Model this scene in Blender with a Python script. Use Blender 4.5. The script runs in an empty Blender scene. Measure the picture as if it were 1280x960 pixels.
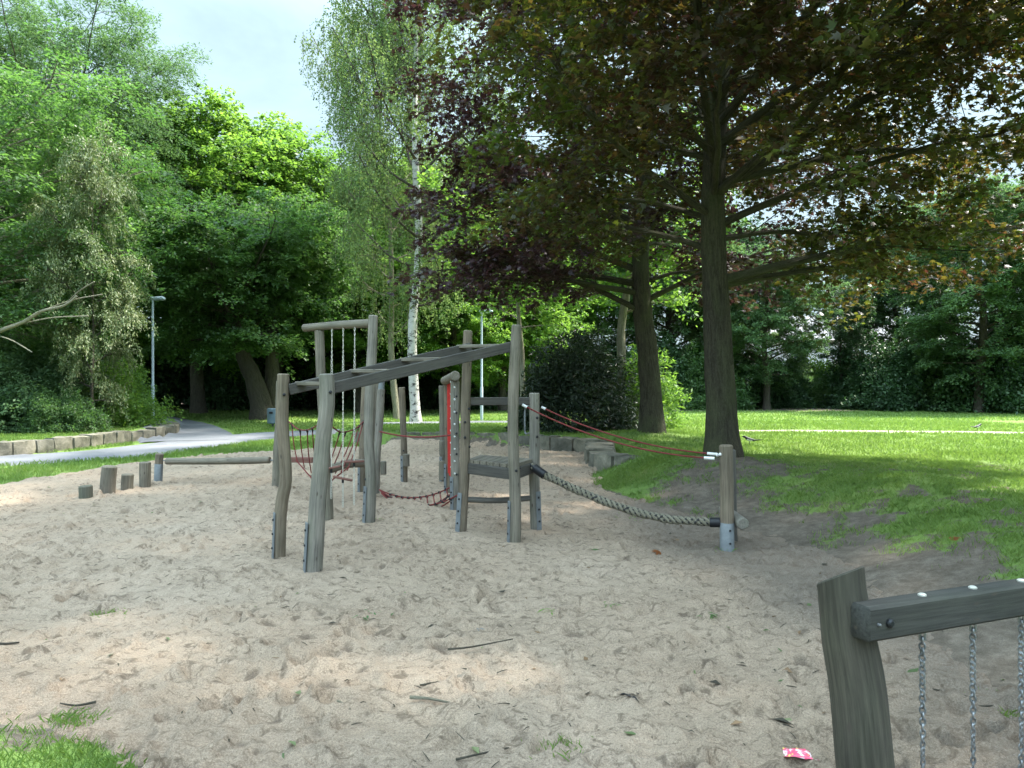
import bpy, math, random
import numpy as np
from mathutils import Vector, Matrix
R = math.radians
rng = np.random.default_rng(7)
random.seed(7)
scene = bpy.context.scene
COL = scene.collection
F, HZ, CH = 940.0, 475.0, 1.6      # focal length in photo pixels, horizon row, eye height

# ------------------------------------------------------------------ measuring
def W(px, py, d):
    return np.array([(px - 640) / F * d, d, CH - (py - HZ) / F * d])
def D0(py, z=0.0):
    return F * (CH - z) / (py - HZ)
def smooth(a, b, x):
    t = np.clip((x - a) / (b - a), 0, 1)
    return t * t * (3 - 2 * t)

_tab = np.random.default_rng(3).random((8, 256, 256))
def vn(x, y, s=0):
    x = np.asarray(x, float); y = np.asarray(y, float)
    xi = np.floor(x).astype(int); yi = np.floor(y).astype(int)
    fx = x - xi; fy = y - yi
    fx = fx * fx * (3 - 2 * fx); fy = fy * fy * (3 - 2 * fy)
    t = _tab[s % 8]; off = (s // 8) * 37
    a = t[(xi + off) & 255, yi & 255]; b = t[(xi + 1 + off) & 255, yi & 255]
    c = t[(xi + off) & 255, (yi + 1) & 255]; d = t[(xi + 1 + off) & 255, (yi + 1) & 255]
    return (a * (1 - fx) + b * fx) * (1 - fy) + (c * (1 - fx) + d * fx) * fy
def fbm(x, y, o=4, s=0):
    r = 0; a = 0.5
    for k in range(o):
        r = r + a * (vn(x * 2**k + 13.7 * k, y * 2**k + 7.1 * k, s + k) - .5); a *= .5
    return r

# ------------------------------------------------------------------ ground shape
SAND = np.array([(-14, 10.2), (-9, 10.9), (-7.7, 11.5), (-7.5, 13.1), (-7.1, 15.0), (-5.3, 16.9), (-2.7, 18.6), (-.7, 18.3),
                 (1.65, 16.5), (1.9, 14.3), (1.25, 13.0), (1.15, 11.4), (1.5, 10.0), (2.1, 8.7), (2.6, 7.6), (2.75, 6.4), (2.45, 5.2),
                 (2.3, 4.0), (2.3, 3.0), (2.5, -1), (-.6, -1), (-.75, 2.7), (-1.25, 3.1), (-1.75, 3.45), (-2.6, 3.75), (-4, 4.0), (-14, 4.4)], float)
def sdist(P, x, y):
    """signed distance, positive inside"""
    x = np.asarray(x, float); y = np.asarray(y, float)
    d = np.full(x.shape, 1e9); ins = np.zeros(x.shape, bool)
    n = len(P)
    for i in range(n):
        ax, ay = P[i]; bx, by = P[(i + 1) % n]
        ex, ey = bx - ax, by - ay
        t = np.clip(((x - ax) * ex + (y - ay) * ey) / (ex * ex + ey * ey), 0, 1)
        d = np.minimum(d, (x - ax - t * ex)**2 + (y - ay - t * ey)**2)
        c = ((ay <= y) & (by > y)) | ((by <= y) & (ay > y))
        xx = ax + (y - ay) / (ey if abs(ey) > 1e-9 else 1e-9) * ex
        ins ^= c & (x < xx)
    return np.sqrt(d) * np.where(ins, 1, -1)
def pdist(P, x, y):
    x = np.asarray(x, float); y = np.asarray(y, float)
    d = np.full(x.shape, 1e9)
    for i in range(len(P) - 1):
        ax, ay = P[i]; bx, by = P[i + 1]; ex, ey = bx - ax, by - ay
        t = np.clip(((x - ax) * ex + (y - ay) * ey) / (ex * ex + ey * ey), 0, 1)
        d = np.minimum(d, (x - ax - t * ex)**2 + (y - ay - t * ey)**2)
    return np.sqrt(d)
XB = np.array([[-5, 2.2], [3, 2.1], [5, 2.1], [6.5, 2.5], [7.5, 2.5], [9, 1.9], [10.5, 1.25], [13, 1.35], [13.4, 1.9], [16.3, 1.9], [18.2, -.6], [18.5, -3.4], [19.6, -5.0], [26, -5], [60, -5]])
def H(x, y):
    x = np.asarray(x, float); y = np.asarray(y, float)
    xb = np.interp(y, XB[:, 0], XB[:, 1])
    w = np.interp(y, [-5, 9, 12, 16], [2.4, 2.2, 1.3, .6])
    pl = .34 * (1 - smooth(15, 36, y))
    h = pl * smooth(0, 1, (x - xb) / w) * np.where(y > 11.5, smooth(.12, -.25, sdist(SAND, x, y)), 1)
    h = h + .16 * np.exp(-(((x - 3.05) / .9)**2 + ((y - 11.0) / .9)**2))
    h = h + .12 * np.exp(-(((x - 3.05) / 1.0)**2 + ((y - 16.7) / 1.0)**2))
    h = h + .10 * np.exp(-(((x - 4.3) / 1.3)**2 + ((y - 6.3) / 1.0)**2))
    h = h + .17 * np.exp(-(((x - 4.9) / 1.5)**2 + ((y - 8.9) / 1.7)**2))
    # raised bank behind the left wall
    bank = smooth(0, .35, sdist(BANK, x, y))
    h = h + .27 * bank + .02 * fbm(x * .8, y * .8, 3, 1) * 2
    return h
ROAD = np.array([(-16, 12.9), (-11.2, 14.3), (-8.95, 16.0), (-8.1, 18.6), (-7.2, 21.6), (-5.2, 23.6), (-3.0, 24.9), (0, 25.6), (2, 25.8)])
ROAD2 = np.array([(-8.4, 19.5), (-10.2, 23.5), (-13.2, 28.5), (-18, 34.5), (-26, 40)])
LP = np.array([W(0, 572, D0(572))[:2], W(70, 565, D0(565))[:2], W(130, 557.5, D0(557.5))[:2], W(180, 551, D0(551))[:2], W(212, 546, D0(546))[:2],
               W(224, 541, D0(541))[:2], W(222, 537.5, D0(537.5))[:2]])
LP = np.vstack([[LP[0] + (LP[0] - LP[1]) * 3], LP, [[-11.3, 26.0]]])
BANK = np.vstack([LP, [[-13.5, 28], [-21, 36], [-60, 36], [-60, 6]]])

# ------------------------------------------------------------------ mesh helpers
def link(o): COL.objects.link(o); return o
def new_mesh(name, V, Fc, mats, parent=None, loc=None, smoothf=True, mi=None, attrs=None):
    V = np.asarray(V, float)
    if parent is not None: base = np.array(parent_world(parent))
    elif loc is not None: base = np.array(loc, float)
    else: base = np.zeros(3)
    V = V - base
    me = bpy.data.meshes.new(name)
    if isinstance(Fc, np.ndarray):
        n, k = Fc.shape
        me.vertices.add(len(V)); me.vertices.foreach_set('co', V.astype(np.float32).ravel())
        me.loops.add(n * k); me.loops.foreach_set('vertex_index', Fc.astype(np.int32).ravel())
        me.polygons.add(n); me.polygons.foreach_set('loop_start', np.arange(0, n * k, k, dtype=np.int32))
        me.polygons.foreach_set('loop_total', np.full(n, k, np.int32))
        me.update(calc_edges=True)
    else:
        me.from_pydata(V.tolist(), [], Fc); me.update()
    if smoothf: me.polygons.foreach_set('use_smooth', np.ones(len(me.polygons), bool))
    if mi is not None: me.polygons.foreach_set('material_index', np.asarray(mi, np.int32))
    for m in (mats if isinstance(mats, (list, tuple)) else [mats]): me.materials.append(m)
    for k, a in (attrs or {}).items():
        a = np.asarray(a, np.float32)
        if a.ndim == 2:
            at = me.attributes.new(k, 'FLOAT_VECTOR', 'POINT'); at.data.foreach_set('vector', a.ravel())
        else:
            at = me.attributes.new(k, 'FLOAT', 'POINT'); at.data.foreach_set('value', a.ravel())
    o = link(bpy.data.objects.new(name, me))
    if parent is not None: o.parent = parent
    elif loc is not None: o.location = loc
    return o
def parent_world(p):
    v = Vector((0, 0, 0))
    while p is not None: v = v + p.location; p = p.parent
    return v
def tag(o, label=None, cat=None, group=None, kind=None):
    if label: o['label'] = label
    if cat: o['category'] = cat
    if group: o['group'] = group
    if kind: o['kind'] = kind
    return o
def thing(name, label, cat, loc, group=None):
    o = link(bpy.data.objects.new(name, None)); o.location = loc; o.empty_display_size = .1
    return tag(o, label, cat, group)

def crom(P, step=.08):
    P = np.asarray(P, float)
    if len(P) == 2:
        n = max(2, int(np.linalg.norm(P[1] - P[0]) / step)); t = np.linspace(0, 1, n + 1)[:, None]
        return P[0] * (1 - t) + P[1] * t
    Q = np.vstack([2 * P[0] - P[1], P, 2 * P[-1] - P[-2]]); out = []
    for i in range(1, len(Q) - 2):
        n = max(1, int(np.linalg.norm(Q[i + 1] - Q[i]) / step)); t = (np.arange(n) / n)[:, None]
        a, b, c, d = Q[i - 1], Q[i], Q[i + 1], Q[i + 2]
        out.append(.5 * (2 * b + (c - a) * t + (2 * a - 5 * b + 4 * c - d) * t**2 + (3 * b - a - 3 * c + d) * t**3))
    out.append(P[-1:]); return np.vstack(out)
def frames(P):
    T = np.gradient(P, axis=0); T /= np.linalg.norm(T, axis=1)[:, None] + 1e-9
    ref = np.array([0, 0, 1.]) if abs(T[0][2]) < .9 else np.array([1., 0, 0])
    U = np.zeros_like(P); u = ref - T[0] * ref.dot(T[0]); u /= np.linalg.norm(u)
    for i in range(len(P)):
        u = u - T[i] * u.dot(T[i]); u /= np.linalg.norm(u) + 1e-9; U[i] = u
    return T, U, np.cross(T, U)
class MB:
    def __init__(s): s.v = []; s.f = []; s.g = []; s.m = []; s.n = 0; s.mat = 0
    def add(s, V, Fc, G=None):
        V = np.asarray(V, float); s.v.append(V); s.g.append(np.asarray(G, float) if G is not None else V)
        for f in Fc: s.f.append([i + s.n for i in f]); s.m.append(s.mat)
        s.n += len(V)
    def tube(s, P, r, seg=12, cap=True, lump=0., seed=0, bevel=0.):
        P = np.asarray(P, float); n = len(P); r = np.broadcast_to(np.asarray(r, float), (n,)).copy()
        if bevel:
            T = np.gradient(P, axis=0); T /= np.linalg.norm(T, axis=1)[:, None]
            P = np.vstack([P[:1], P[:1] + T[:1] * bevel, P[1:-1], P[-1:] - T[-1:] * bevel, P[-1:]])
            r = np.concatenate([[r[0] - bevel], [r[0]], r[1:-1], [r[-1]], [r[-1] - bevel]]); n = len(P)
        T, U, B = frames(P); L = np.concatenate([[0], np.cumsum(np.linalg.norm(np.diff(P, axis=0), axis=1))])
        th = np.linspace(0, 2 * math.pi, seg, endpoint=False)
        c, sn = np.cos(th), np.sin(th)
        rr = r[:, None] * np.ones((1, seg))
        if lump:
            X, Y = np.meshgrid(c, L * 4); X2, _ = np.meshgrid(sn, L * 4)
            rr = rr * (1 + lump * (vn(X * 1.6 + seed * 3.1 + 20, Y + X2 * 1.6 + seed, seed % 8) - .5) * 2 + lump * .5 * (vn(X * 4 + 50, Y * 3 + X2 * 4 + 9, 2) - .5))
        V = P[:, None, :] + rr[:, :, None] * (c[None, :, None] * U[:, None, :] + sn[None, :, None] * B[:, None, :])
        G = np.stack([rr * c, rr * sn, np.repeat(L[:, None], seg, 1)], -1) + np.array([seed * 1.37, seed * .71, seed * 2.3])
        Fc = []
        for i in range(n - 1):
            for j in range(seg):
                k = (j + 1) % seg; Fc.append([i * seg + j, i * seg + k, (i + 1) * seg + k, (i + 1) * seg + j])
        if cap: Fc.append(list(range(seg))[::-1]); Fc.append([(n - 1) * seg + j for j in range(seg)])
        s.add(V.reshape(-1, 3), Fc, G.reshape(-1, 3))
    def box(s, a, b, w, h, up=(0, 0, 1), bev=.006, seed=0, nseg=1):
        """bar from a to b, width w (sideways), height h (along up), chamfered"""
        a = np.asarray(a, float); b = np.asarray(b, float); t = b - a; L = np.linalg.norm(t); t /= L
        up = np.asarray(up, float); sd = np.cross(t, up); sd /= np.linalg.norm(sd); u = np.cross(sd, t)
        w2, h2 = w / 2, h / 2
        prof = [(-w2 + bev, -h2), (w2 - bev, -h2), (w2, -h2 + bev), (w2, h2 - bev), (w2 - bev, h2), (-w2 + bev, h2), (-w2, h2 - bev), (-w2, -h2 + bev)]
        pin = [(x * (1 - bev / w2), y * (1 - bev / h2)) for x, y in prof]
        V = []; G = []
        st = [(0, pin), (bev, prof)] + [(L * k / nseg, prof) for k in range(1, nseg)] + [(L - bev, prof), (L, pin)]
        for l, pr in st:
            for x, y in pr: V.append(a + t * l + sd * x + u * y); G.append((x + seed * 1.3, y + seed * .7, l + seed))
        Fc = []
        for i in range(len(st) - 1):
            for j in range(8):
                k = (j + 1) % 8; Fc.append([i * 8 + j, i * 8 + k, (i + 1) * 8 + k, (i + 1) * 8 + j])
        Fc.append(list(range(8))[::-1]); Fc.append([(len(st) - 1) * 8 + j for j in range(8)])
        s.add(V, Fc, G)
    def build(s, name, mats, parent=None, loc=None, smoothf=True):
        o = new_mesh(name, np.vstack(s.v), s.f, mats, parent, loc, smoothf, s.m, {'gc': np.vstack(s.g)})
        if smoothf:
            me = o.data; n = len(me.polygons); e = len(me.edges)
            try: me.set_sharp_from_angle(angle=R(40))
            except Exception: pass
        return o

# ------------------------------------------------------------------ materials
def mat(name):
    m = bpy.data.materials.new(name); m.use_nodes = True; nt = m.node_tree
    for n in list(nt.nodes): nt.nodes.remove(n)
    return m, nt
class N:
    def __init__(s, nt): s.nt = nt
    def __call__(s, t, **kw):
        n = s.nt.nodes.new(t)
        for k, v in kw.items():
            if k.startswith('i_'):
                key = k[2:].replace('_', ' '); n.inputs[key].default_value = v
            else: setattr(n, k, v)
        return n
    def l(s, a, b): s.nt.links.new(a, b)
    def ramp(s, src, stops, interp='LINEAR'):
        r = s('ShaderNodeValToRGB'); r.color_ramp.interpolation = interp; e = r.color_ramp.elements
        while len(e) < len(stops): e.new(.5)
        for k, (p, c) in enumerate(stops):
            e[k].position = p; e[k].color = (c[0], c[1], c[2], 1) if not isinstance(c, (int, float)) else (c, c, c, 1)
        s.l(src, r.inputs[0]); return r.outputs[0]
    def noise(s, vec, scale, detail=4, rough=.55, dist=0., sc=None):
        n = s('ShaderNodeTexNoise'); n.inputs['Scale'].default_value = scale; n.inputs['Detail'].default_value = detail
        n.inputs['Roughness'].default_value = rough; n.inputs['Distortion'].default_value = dist
        if sc:
            mp = s('ShaderNodeMapping'); mp.inputs['Scale'].default_value = sc; s.l(vec, mp.inputs[0]); vec = mp.outputs[0]
        s.l(vec, n.inputs['Vector']); return n.outputs['Fac']
    def mix(s, f, a, b, mode='MIX'):
        m = s('ShaderNodeMix', data_type='RGBA', blend_type=mode)
        for sock, v in ((m.inputs[0], f), (m.inputs[6], a), (m.inputs[7], b)):
            if isinstance(v, (int, float)): sock.default_value = v
            elif isinstance(v, tuple): sock.default_value = (*v, 1) if len(v) == 3 else v
            else: s.l(v, sock)
        return m.outputs[2]
    def math(s, op, a, b=0.0, c=None):
        m = s('ShaderNodeMath', operation=op)
        for i, v in enumerate((a, b) if c is None else (a, b, c)):
            if isinstance(v, (int, float)): m.inputs[i].default_value = v
            else: s.l(v, m.inputs[i])
        return m.outputs[0]
    def bump(s, h, strength, dist, nrm=None):
        b = s('ShaderNodeBump'); b.inputs['Strength'].default_value = strength; b.inputs['Distance'].default_value = dist
        s.l(h, b.inputs['Height'])
        if nrm is not None: s.l(nrm, b.inputs['Normal'])
        return b.outputs[0]
    def out(s, sh):
        o = s('ShaderNodeOutputMaterial'); s.l(sh, o.inputs[0])
    def pbr(s, col, rough=.8, nrm=None, metal=0., spec=.3):
        p = s('ShaderNodeBsdfPrincipled'); p.inputs['Metallic'].default_value = metal
        p.inputs['Specular IOR Level'].default_value = spec
        if isinstance(rough, (int, float)): p.inputs['Roughness'].default_value = rough
        else: s.l(rough, p.inputs['Roughness'])
        if isinstance(col, tuple): p.inputs['Base Color'].default_value = (*col, 1)
        else: s.l(col, p.inputs['Base Color'])
        if nrm is not None: s.l(nrm, p.inputs['Normal'])
        return p.outputs[0]

def leaf_mat(name, cols, tcols, tmix=.45, rough=.5, nscale=.35, spec=.35):
    """cols / tcols: ramp stops (pos, rgb) for reflected and transmitted colour, picked per leaf and per clump"""
    m, nt = mat(name); n = N(nt)
    geo = n('ShaderNodeNewGeometry'); tc = n('ShaderNodeTexCoord')
    big = n.noise(tc.outputs['Object'], nscale, 3, .6)
    rnd = geo.outputs['Random Per Island']
    f = n.math('ADD', n.math('MULTIPLY', big, 1.5), n.math('MULTIPLY', rnd, .55)); f = n.math('SUBTRACT', f, .52)
    c = n.ramp(f, cols); t = n.ramp(f, tcols)
    p = n.pbr(c, rough, spec=spec)
    tr = n('ShaderNodeBsdfTranslucent'); n.l(t, tr.inputs[0])
    mx = n('ShaderNodeMixShader'); mx.inputs[0].default_value = tmix; n.l(p, mx.inputs[1]); n.l(tr.outputs[0], mx.inputs[2])
    n.out(mx.outputs[0]); return m

def wood_mat(name, dark, light, green=.25, sat=0.):
    m, nt = mat(name); n = N(nt)
    at = n('ShaderNodeAttribute', attribute_name='gc'); v = at.outputs['Vector']
    a = n.noise(v, 1, 6, .65, .3, (70, 70, 3.0)); b = n.noise(v, 1, 4, .6, 0, (9, 9, 2.2)); cr = n.noise(v, 1, 5, .7, .5, (120, 120, 2.0))
    c = n.ramp(a, [(.28, dark), (.5, tuple((x + y) / 2 for x, y in zip(dark, light))), (.75, light)])
    c = n.mix(n.math('MULTIPLY', n.ramp(b, [(.45, 0), (.7, 1)]), green), c, (.10, .115, .07))
    crk = n.ramp(cr, [(.30, 0), (.37, 1)])
    c = n.mix(crk, (.035, .03, .025), c)
    w = n.noise(v, 1, 3, .5, 0, (3, 3, 3)); c = n.mix(1.0, c, n.ramp(w, [(.3, (.75, .75, .75)), (.7, (1.15, 1.12, 1.1))]), 'MULTIPLY')
    k = n('ShaderNodeTexVoronoi'); k.inputs['Scale'].default_value = 1; mp = n('ShaderNodeMapping'); mp.inputs['Scale'].default_value = (14, 14, 5); n.l(v, mp.inputs[0]); n.l(mp.outputs[0], k.inputs[0])
    kn = n.ramp(k.outputs['Distance'], [(.06, 0), (.14, 1)]); c = n.mix(kn, (.06, .05, .04), c)
    h = n.math('ADD', n.math('MULTIPLY', a, .6), n.math('MULTIPLY', crk, .7))
    n.out(n.pbr(c, .82, n.bump(h, .6, .006), spec=.25)); return m
def bark_mat(name, dark, light, moss=.3, sc=(14, 14, 3.2)):
    m, nt = mat(name); n = N(nt); at = n('ShaderNodeAttribute', attribute_name='gc'); v = at.outputs['Vector']
    a = n.noise(v, 1, 7, .7, 1.2, sc); b = n.noise(v, 1, 3, .5, 0, (2, 2, 1)); d = n.noise(v, 1, 4, .7, 0, (60, 60, 30))
    c = n.ramp(a, [(.32, dark), (.62, light)])
    c = n.mix(n.math('MULTIPLY', n.ramp(b, [(.45, 0), (.65, 1)]), moss), c, (.09, .11, .045))
    c = n.mix(.35, c, n.ramp(d, [(.3, dark), (.7, light)]))
    n.out(n.pbr(c, .9, n.bump(n.math('ADD', a, n.math('MULTIPLY', d, .25)), 1., .06), spec=.15)); return m
def birch_mat():
    m, nt = mat('birch_bark'); n = N(nt); at = n('ShaderNodeAttribute', attribute_name='gc'); v = at.outputs['Vector']
    a = n.noise(v, 1, 5, .65, .4, (5, 5, 11)); z = n('ShaderNodeSeparateXYZ'); n.l(v, z.inputs[0])
    low = n.ramp(z.outputs[2], [(.0, 1), (.25, .25), (1, 0)])
    f = n.math('SUBTRACT', a, n.math('MULTIPLY', low, .16))
    c = n.ramp(f, [(.40, (.035, .03, .028)), (.47, (.38, .37, .34)), (.8, (.55, .53, .5))])
    n.out(n.pbr(c, .75, n.bump(a, .5, .01))); return m
def plain(name, col, rough=.6, metal=0., var=.15, sc=8., bump=.15):
    m, nt = mat(name); n = N(nt); tc = n('ShaderNodeTexCoord'); a = n.noise(tc.outputs['Object'], sc, 5, .65)
    lo = tuple(x * (1 - var) for x in col); hi = tuple(min(1, x * (1 + var)) for x in col)
    b = n.noise(tc.outputs['Object'], sc * 12, 3, .6)
    n.out(n.pbr(n.ramp(a, [(.3, lo), (.7, hi)]), rough, n.bump(b, bump, .003), metal)); return m

M = {}
M['wood'] = wood_mat('weathered_grey_wood', (.072, .062, .048), (.20, .178, .142))
M['wood2'] = wood_mat('brown_grey_wood', (.075, .058, .04), (.205, .168, .125), .2)
M['wood3'] = wood_mat('pale_grey_wood', (.09, .082, .07), (.245, .225, .19), .35)
M['wood_dark'] = wood_mat('dark_wet_wood', (.045, .042, .038), (.115, .107, .095), .2)
M['wood_green'] = wood_mat('algae_wood', (.04, .042, .032), (.115, .115, .09), .5)
M['near_beam'] = wood_mat('near_shaded_timber', (.022, .022, .020), (.058, .057, .051), .1)  # timber colour darkened to carry the shade over the near rail
M['near_post'] = wood_mat('near_shaded_algae_timber', (.024, .022, .017), (.080, .072, .056), .15)  # shade on the near post put into its base colour
M['beam'] = wood_mat('grey_beam_wood', (.035, .032, .029), (.085, .079, .07), .1)
M['red_wood'] = wood_mat('reddish_plank', (.09, .04, .032), (.2, .10, .08), .1)
M['steel'] = plain('galvanised_steel', (.15, .162, .168), .6, .25, .2, 14)
M['dark_steel'] = plain('dark_steel', (.03, .032, .035), .45, .6)
M['black'] = plain('black_rubber', (.012, .012, .014), .5)
M['chain'] = plain('chain_steel', (.22, .225, .23), .35, .7, .3, 30)
M['cord'] = plain('light_chain', (.5, .48, .42), .5, .4)
M['red'] = plain('red_rope', (.13, .022, .02), .8, 0, .35, 60, .5)
M['red_net'] = plain('red_net', (.42, .025, .02), .75, 0, .2, 40, .5)
M['rope'] = plain('tan_rope', (.145, .13, .095), .9, 0, .3, 80, .6)
M['rope2'] = plain('black_rope', (.03, .028, .026), .9, 0, .3, 80, .6)
M['white'] = plain('white_ferrule', (.62, .62, .60), .4)
M['lamp'] = plain('lamp_grey_paint', (.34, .40, .44), .45, .2, .08)
M['bin'] = plain('bin_blue_grey', (.10, .14, .17), .5)
M['wall_white'] = plain('pale_render', (.72, .73, .74), .8)
M['roof'] = plain('grey_roof', (.2, .2, .21), .8)
M['glass'] = plain('window_glass', (.05, .06, .07), .1)
M['bark'] = bark_mat('maple_bark', (.008, .007, .005), (.088, .080, .056), .5, (26, 26, 3.4))
M['bark_dark'] = bark_mat('dark_bark', (.03, .026, .02), (.10, .088, .07), .15)
M['bark_pale'] = bark_mat('pale_bark', (.10, .09, .065), (.26, .24, .18), .4)
M['birch'] = birch_mat()
M['l_oak'] = leaf_mat('leaf_mid_green', [(.1, (.045, .088, .034)), (.5, (.07, .128, .048)), (.9, (.108, .172, .065))], [(.1, (.07, .18, .03)), (.9, (.17, .32, .06))], .48)
M['l_bright'] = leaf_mat('leaf_bright_green', [(.1, (.05, .11, .022)), (.5, (.08, .165, .03)), (.9, (.12, .21, .04))], [(.1, (.12, .26, .03)), (.9, (.28, .46, .06))], .5)
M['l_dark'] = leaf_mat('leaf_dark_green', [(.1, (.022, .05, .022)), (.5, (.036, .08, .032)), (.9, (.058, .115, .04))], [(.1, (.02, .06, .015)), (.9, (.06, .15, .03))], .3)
M['l_blue'] = leaf_mat('leaf_blue_green', [(.1, (.05, .098, .045)), (.5, (.078, .138, .062)), (.9, (.12, .185, .085))], [(.1, (.06, .14, .035)), (.9, (.17, .29, .08))], .42, .6, .35, .15)
M['l_birch'] = leaf_mat('leaf_birch', [(.1, (.07, .12, .045)), (.5, (.10, .165, .065)), (.9, (.14, .21, .09))], [(.1, (.13, .2, .05)), (.9, (.26, .36, .1))], .42, .7, .35, .08)
M['l_olive'] = leaf_mat('leaf_olive_flowering', [(.1, (.06, .10, .04)), (.5, (.115, .155, .065)), (.9, (.21, .225, .11))], [(.1, (.08, .14, .03)), (.9, (.2, .25, .08))], .35)
M['l_purple'] = leaf_mat('leaf_purple', [(.15, (.026, .013, .018)), (.5, (.048, .024, .028)), (.72, (.04, .025, .02)), (.92, (.035, .045, .015))],
                         [(.15, (.05, .018, .022)), (.5, (.08, .03, .03)), (.75, (.09, .06, .022)), (.92, (.10, .14, .02))], .32, .42, .3)
M['l_maple'] = leaf_mat('leaf_olive_maple', [(.0, (.034, .015, .016)), (.32, (.03, .022, .014)), (.66, (.024, .036, .012)), (.95, (.034, .06, .015))],
                        [(.0, (.14, .04, .025)), (.3, (.15, .10, .02)), (.62, (.15, .17, .02)), (.95, (.16, .26, .025))], .38, .4, .28)
M['l_orange'] = leaf_mat('leaf_orange', [(.1, (.16, .045, .02)), (.9, (.22, .09, .03))], [(.1, (.4, .10, .03)), (.9, (.5, .24, .05))], .5)
M['l_laurel'] = leaf_mat('leaf_laurel', [(.1, (.012, .022, .012)), (.5, (.02, .034, .018)), (.9, (.034, .05, .025))], [(.1, (.02, .04, .01)), (.9, (.05, .08, .02))], .2, .4, 1.2, .3)

def grass_mat():
    m, nt = mat('grass_blade'); n = N(nt); geo = n('ShaderNodeNewGeometry'); tc = n('ShaderNodeTexCoord')
    big = n.noise(tc.outputs['Object'], .5, 3, .6); rnd = geo.outputs['Random Per Island']
    f = n.math('ADD', n.math('MULTIPLY', big, .7), n.math('MULTIPLY', rnd, .35))
    c = n.ramp(f, [(.2, (.07, .12, .03)), (.5, (.11, .18, .045)), (.7, (.15, .22, .06)), (.77, (.27, .25, .13))])
    t = n.ramp(f, [(.2, (.13, .25, .035)), (.7, (.24, .37, .06))])
    p = n.pbr(c, .55, spec=.25); tr = n('ShaderNodeBsdfTranslucent'); n.l(t, tr.inputs[0])
    mx = n('ShaderNodeMixShader'); mx.inputs[0].default_value = .45; n.l(p, mx.inputs[1]); n.l(tr.outputs[0], mx.inputs[2]); n.out(mx.outputs[0])
    return m
M['grass'] = grass_mat()
def ground_mat():
    m, nt = mat('lawn_and_soil'); n = N(nt); tc = n('ShaderNodeTexCoord'); v = tc.outputs['Object']
    at = n('ShaderNodeAttribute', attribute_name='grassy').outputs['Fac']
    g1 = n.noise(v, .6, 4, .6); g2 = n.noise(v, 9, 6, .7); g3 = n.noise(v, 55, 4, .7)
    g = n.ramp(n.math('ADD', n.math('MULTIPLY', g1, .5), n.math('MULTIPLY', g2, .5)), [(.3, (.085, .14, .035)), (.5, (.125, .195, .048)), (.7, (.17, .23, .07))])
    g = n.mix(n.ramp(g3, [(.62, 0), (.72, .6)]), g, (.22, .26, .13))
    s = n.ramp(n.math('ADD', n.math('MULTIPLY', g2, .6), n.math('MULTIPLY', n.noise(v, 140, 3, .7), .4)), [(.3, (.05, .040, .030)), (.5, (.115, .096, .076)), (.7, (.21, .18, .148))])
    f = n.math('ADD', at, n.math('MULTIPLY', n.math('SUBTRACT', g2, .5), 1.2)); f = n.ramp(f, [(.42, 0), (.58, 1)])
    b = n.math('ADD', n.math('MULTIPLY', g2, .5), n.math('MULTIPLY', g3, .5))
    n.out(n.pbr(n.mix(f, s, g), .95, n.bump(b, .8, .04), spec=.1)); return m
M['ground'] = ground_mat()
def sand_mat():
    m, nt = mat('coarse_sand'); n = N(nt); tc = n('ShaderNodeTexCoord'); v = tc.outputs['Object']
    a = n.noise(v, .45, 4, .55); gr = n.noise(v, 120, 3, .85); gr2 = n.noise(v, 420, 2, .7); md = n.noise(v, 24, 5, .7)
    c = n.ramp(a, [(.3, (.30, .226, .163)), (.5, (.35, .270, .198)), (.7, (.39, .307, .232))])
    damp_and_shade = n.ramp(n.noise(v, 2.2, 6, .7, .4), [(.55, 0), (.75, .55)]); c = n.mix(damp_and_shade, c, (.22, .172, .13))
    c = n.mix(n.ramp(n.math('ADD', n('ShaderNodeAttribute', attribute_name='damp_and_shade').outputs['Fac'], n.math('MULTIPLY', n.math('SUBTRACT', md, .5), 1.3)), [(.35, 0), (.8, .8)]), c, (.135, .102, .076))  # painted hollow shade and damp sand share this darker colour
    far = n('ShaderNodeAttribute', attribute_name='dirt_and_shade').outputs['Fac']
    c = n.mix(n.ramp(n.math('ADD', far, n.math('MULTIPLY', n.math('SUBTRACT', md, .5), .5)), [(.2, 0), (.9, .85)]), c, (.165, .138, .112))
    c = n.mix(1.0, c, n.ramp(n.math('ADD', n.math('MULTIPLY', gr, .6), n.math('MULTIPLY', gr2, .4)), [(.32, (.42, .40, .39)), (.5, (1, 1, 1)), (.68, (1.55, 1.55, 1.58))]), 'MULTIPLY')
    crumb = n.noise(v, 1, 6, .72, 1.2, (11, 13, 11)); c = n.mix(n.ramp(crumb, [(.53, 0), (.64, .8)]), c, (.13, .097, .07))
    h = n.math('ADD', n.math('ADD', n.math('MULTIPLY', md, .7), n.math('MULTIPLY', gr, .3)), n.math('MULTIPLY', crumb, .8))
    n.out(n.pbr(c, .95, n.bump(h, 1., .035), spec=.12)); return m
M['sand'] = sand_mat()
def path_mat(name, lo, hi, fine=90):
    m, nt = mat(name); n = N(nt); v = n('ShaderNodeTexCoord').outputs['Object']
    a = n.noise(v, .7, 5, .6); b = n.noise(v, fine, 3, .8); cc = n.ramp(a, [(.3, lo), (.7, hi)])
    cc = n.mix(1., cc, n.ramp(b, [(.3, (.75, .75, .75)), (.7, (1.2, 1.2, 1.2))]), 'MULTIPLY')
    n.out(n.pbr(cc, .9, n.bump(b, .4, .01), spec=.2)); return m
M['asphalt'] = path_mat('pale_asphalt', (.10, .105, .115), (.165, .17, .18))
M['track'] = path_mat('worn_track', (.22, .24, .13), (.36, .33, .26), 30)
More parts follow.
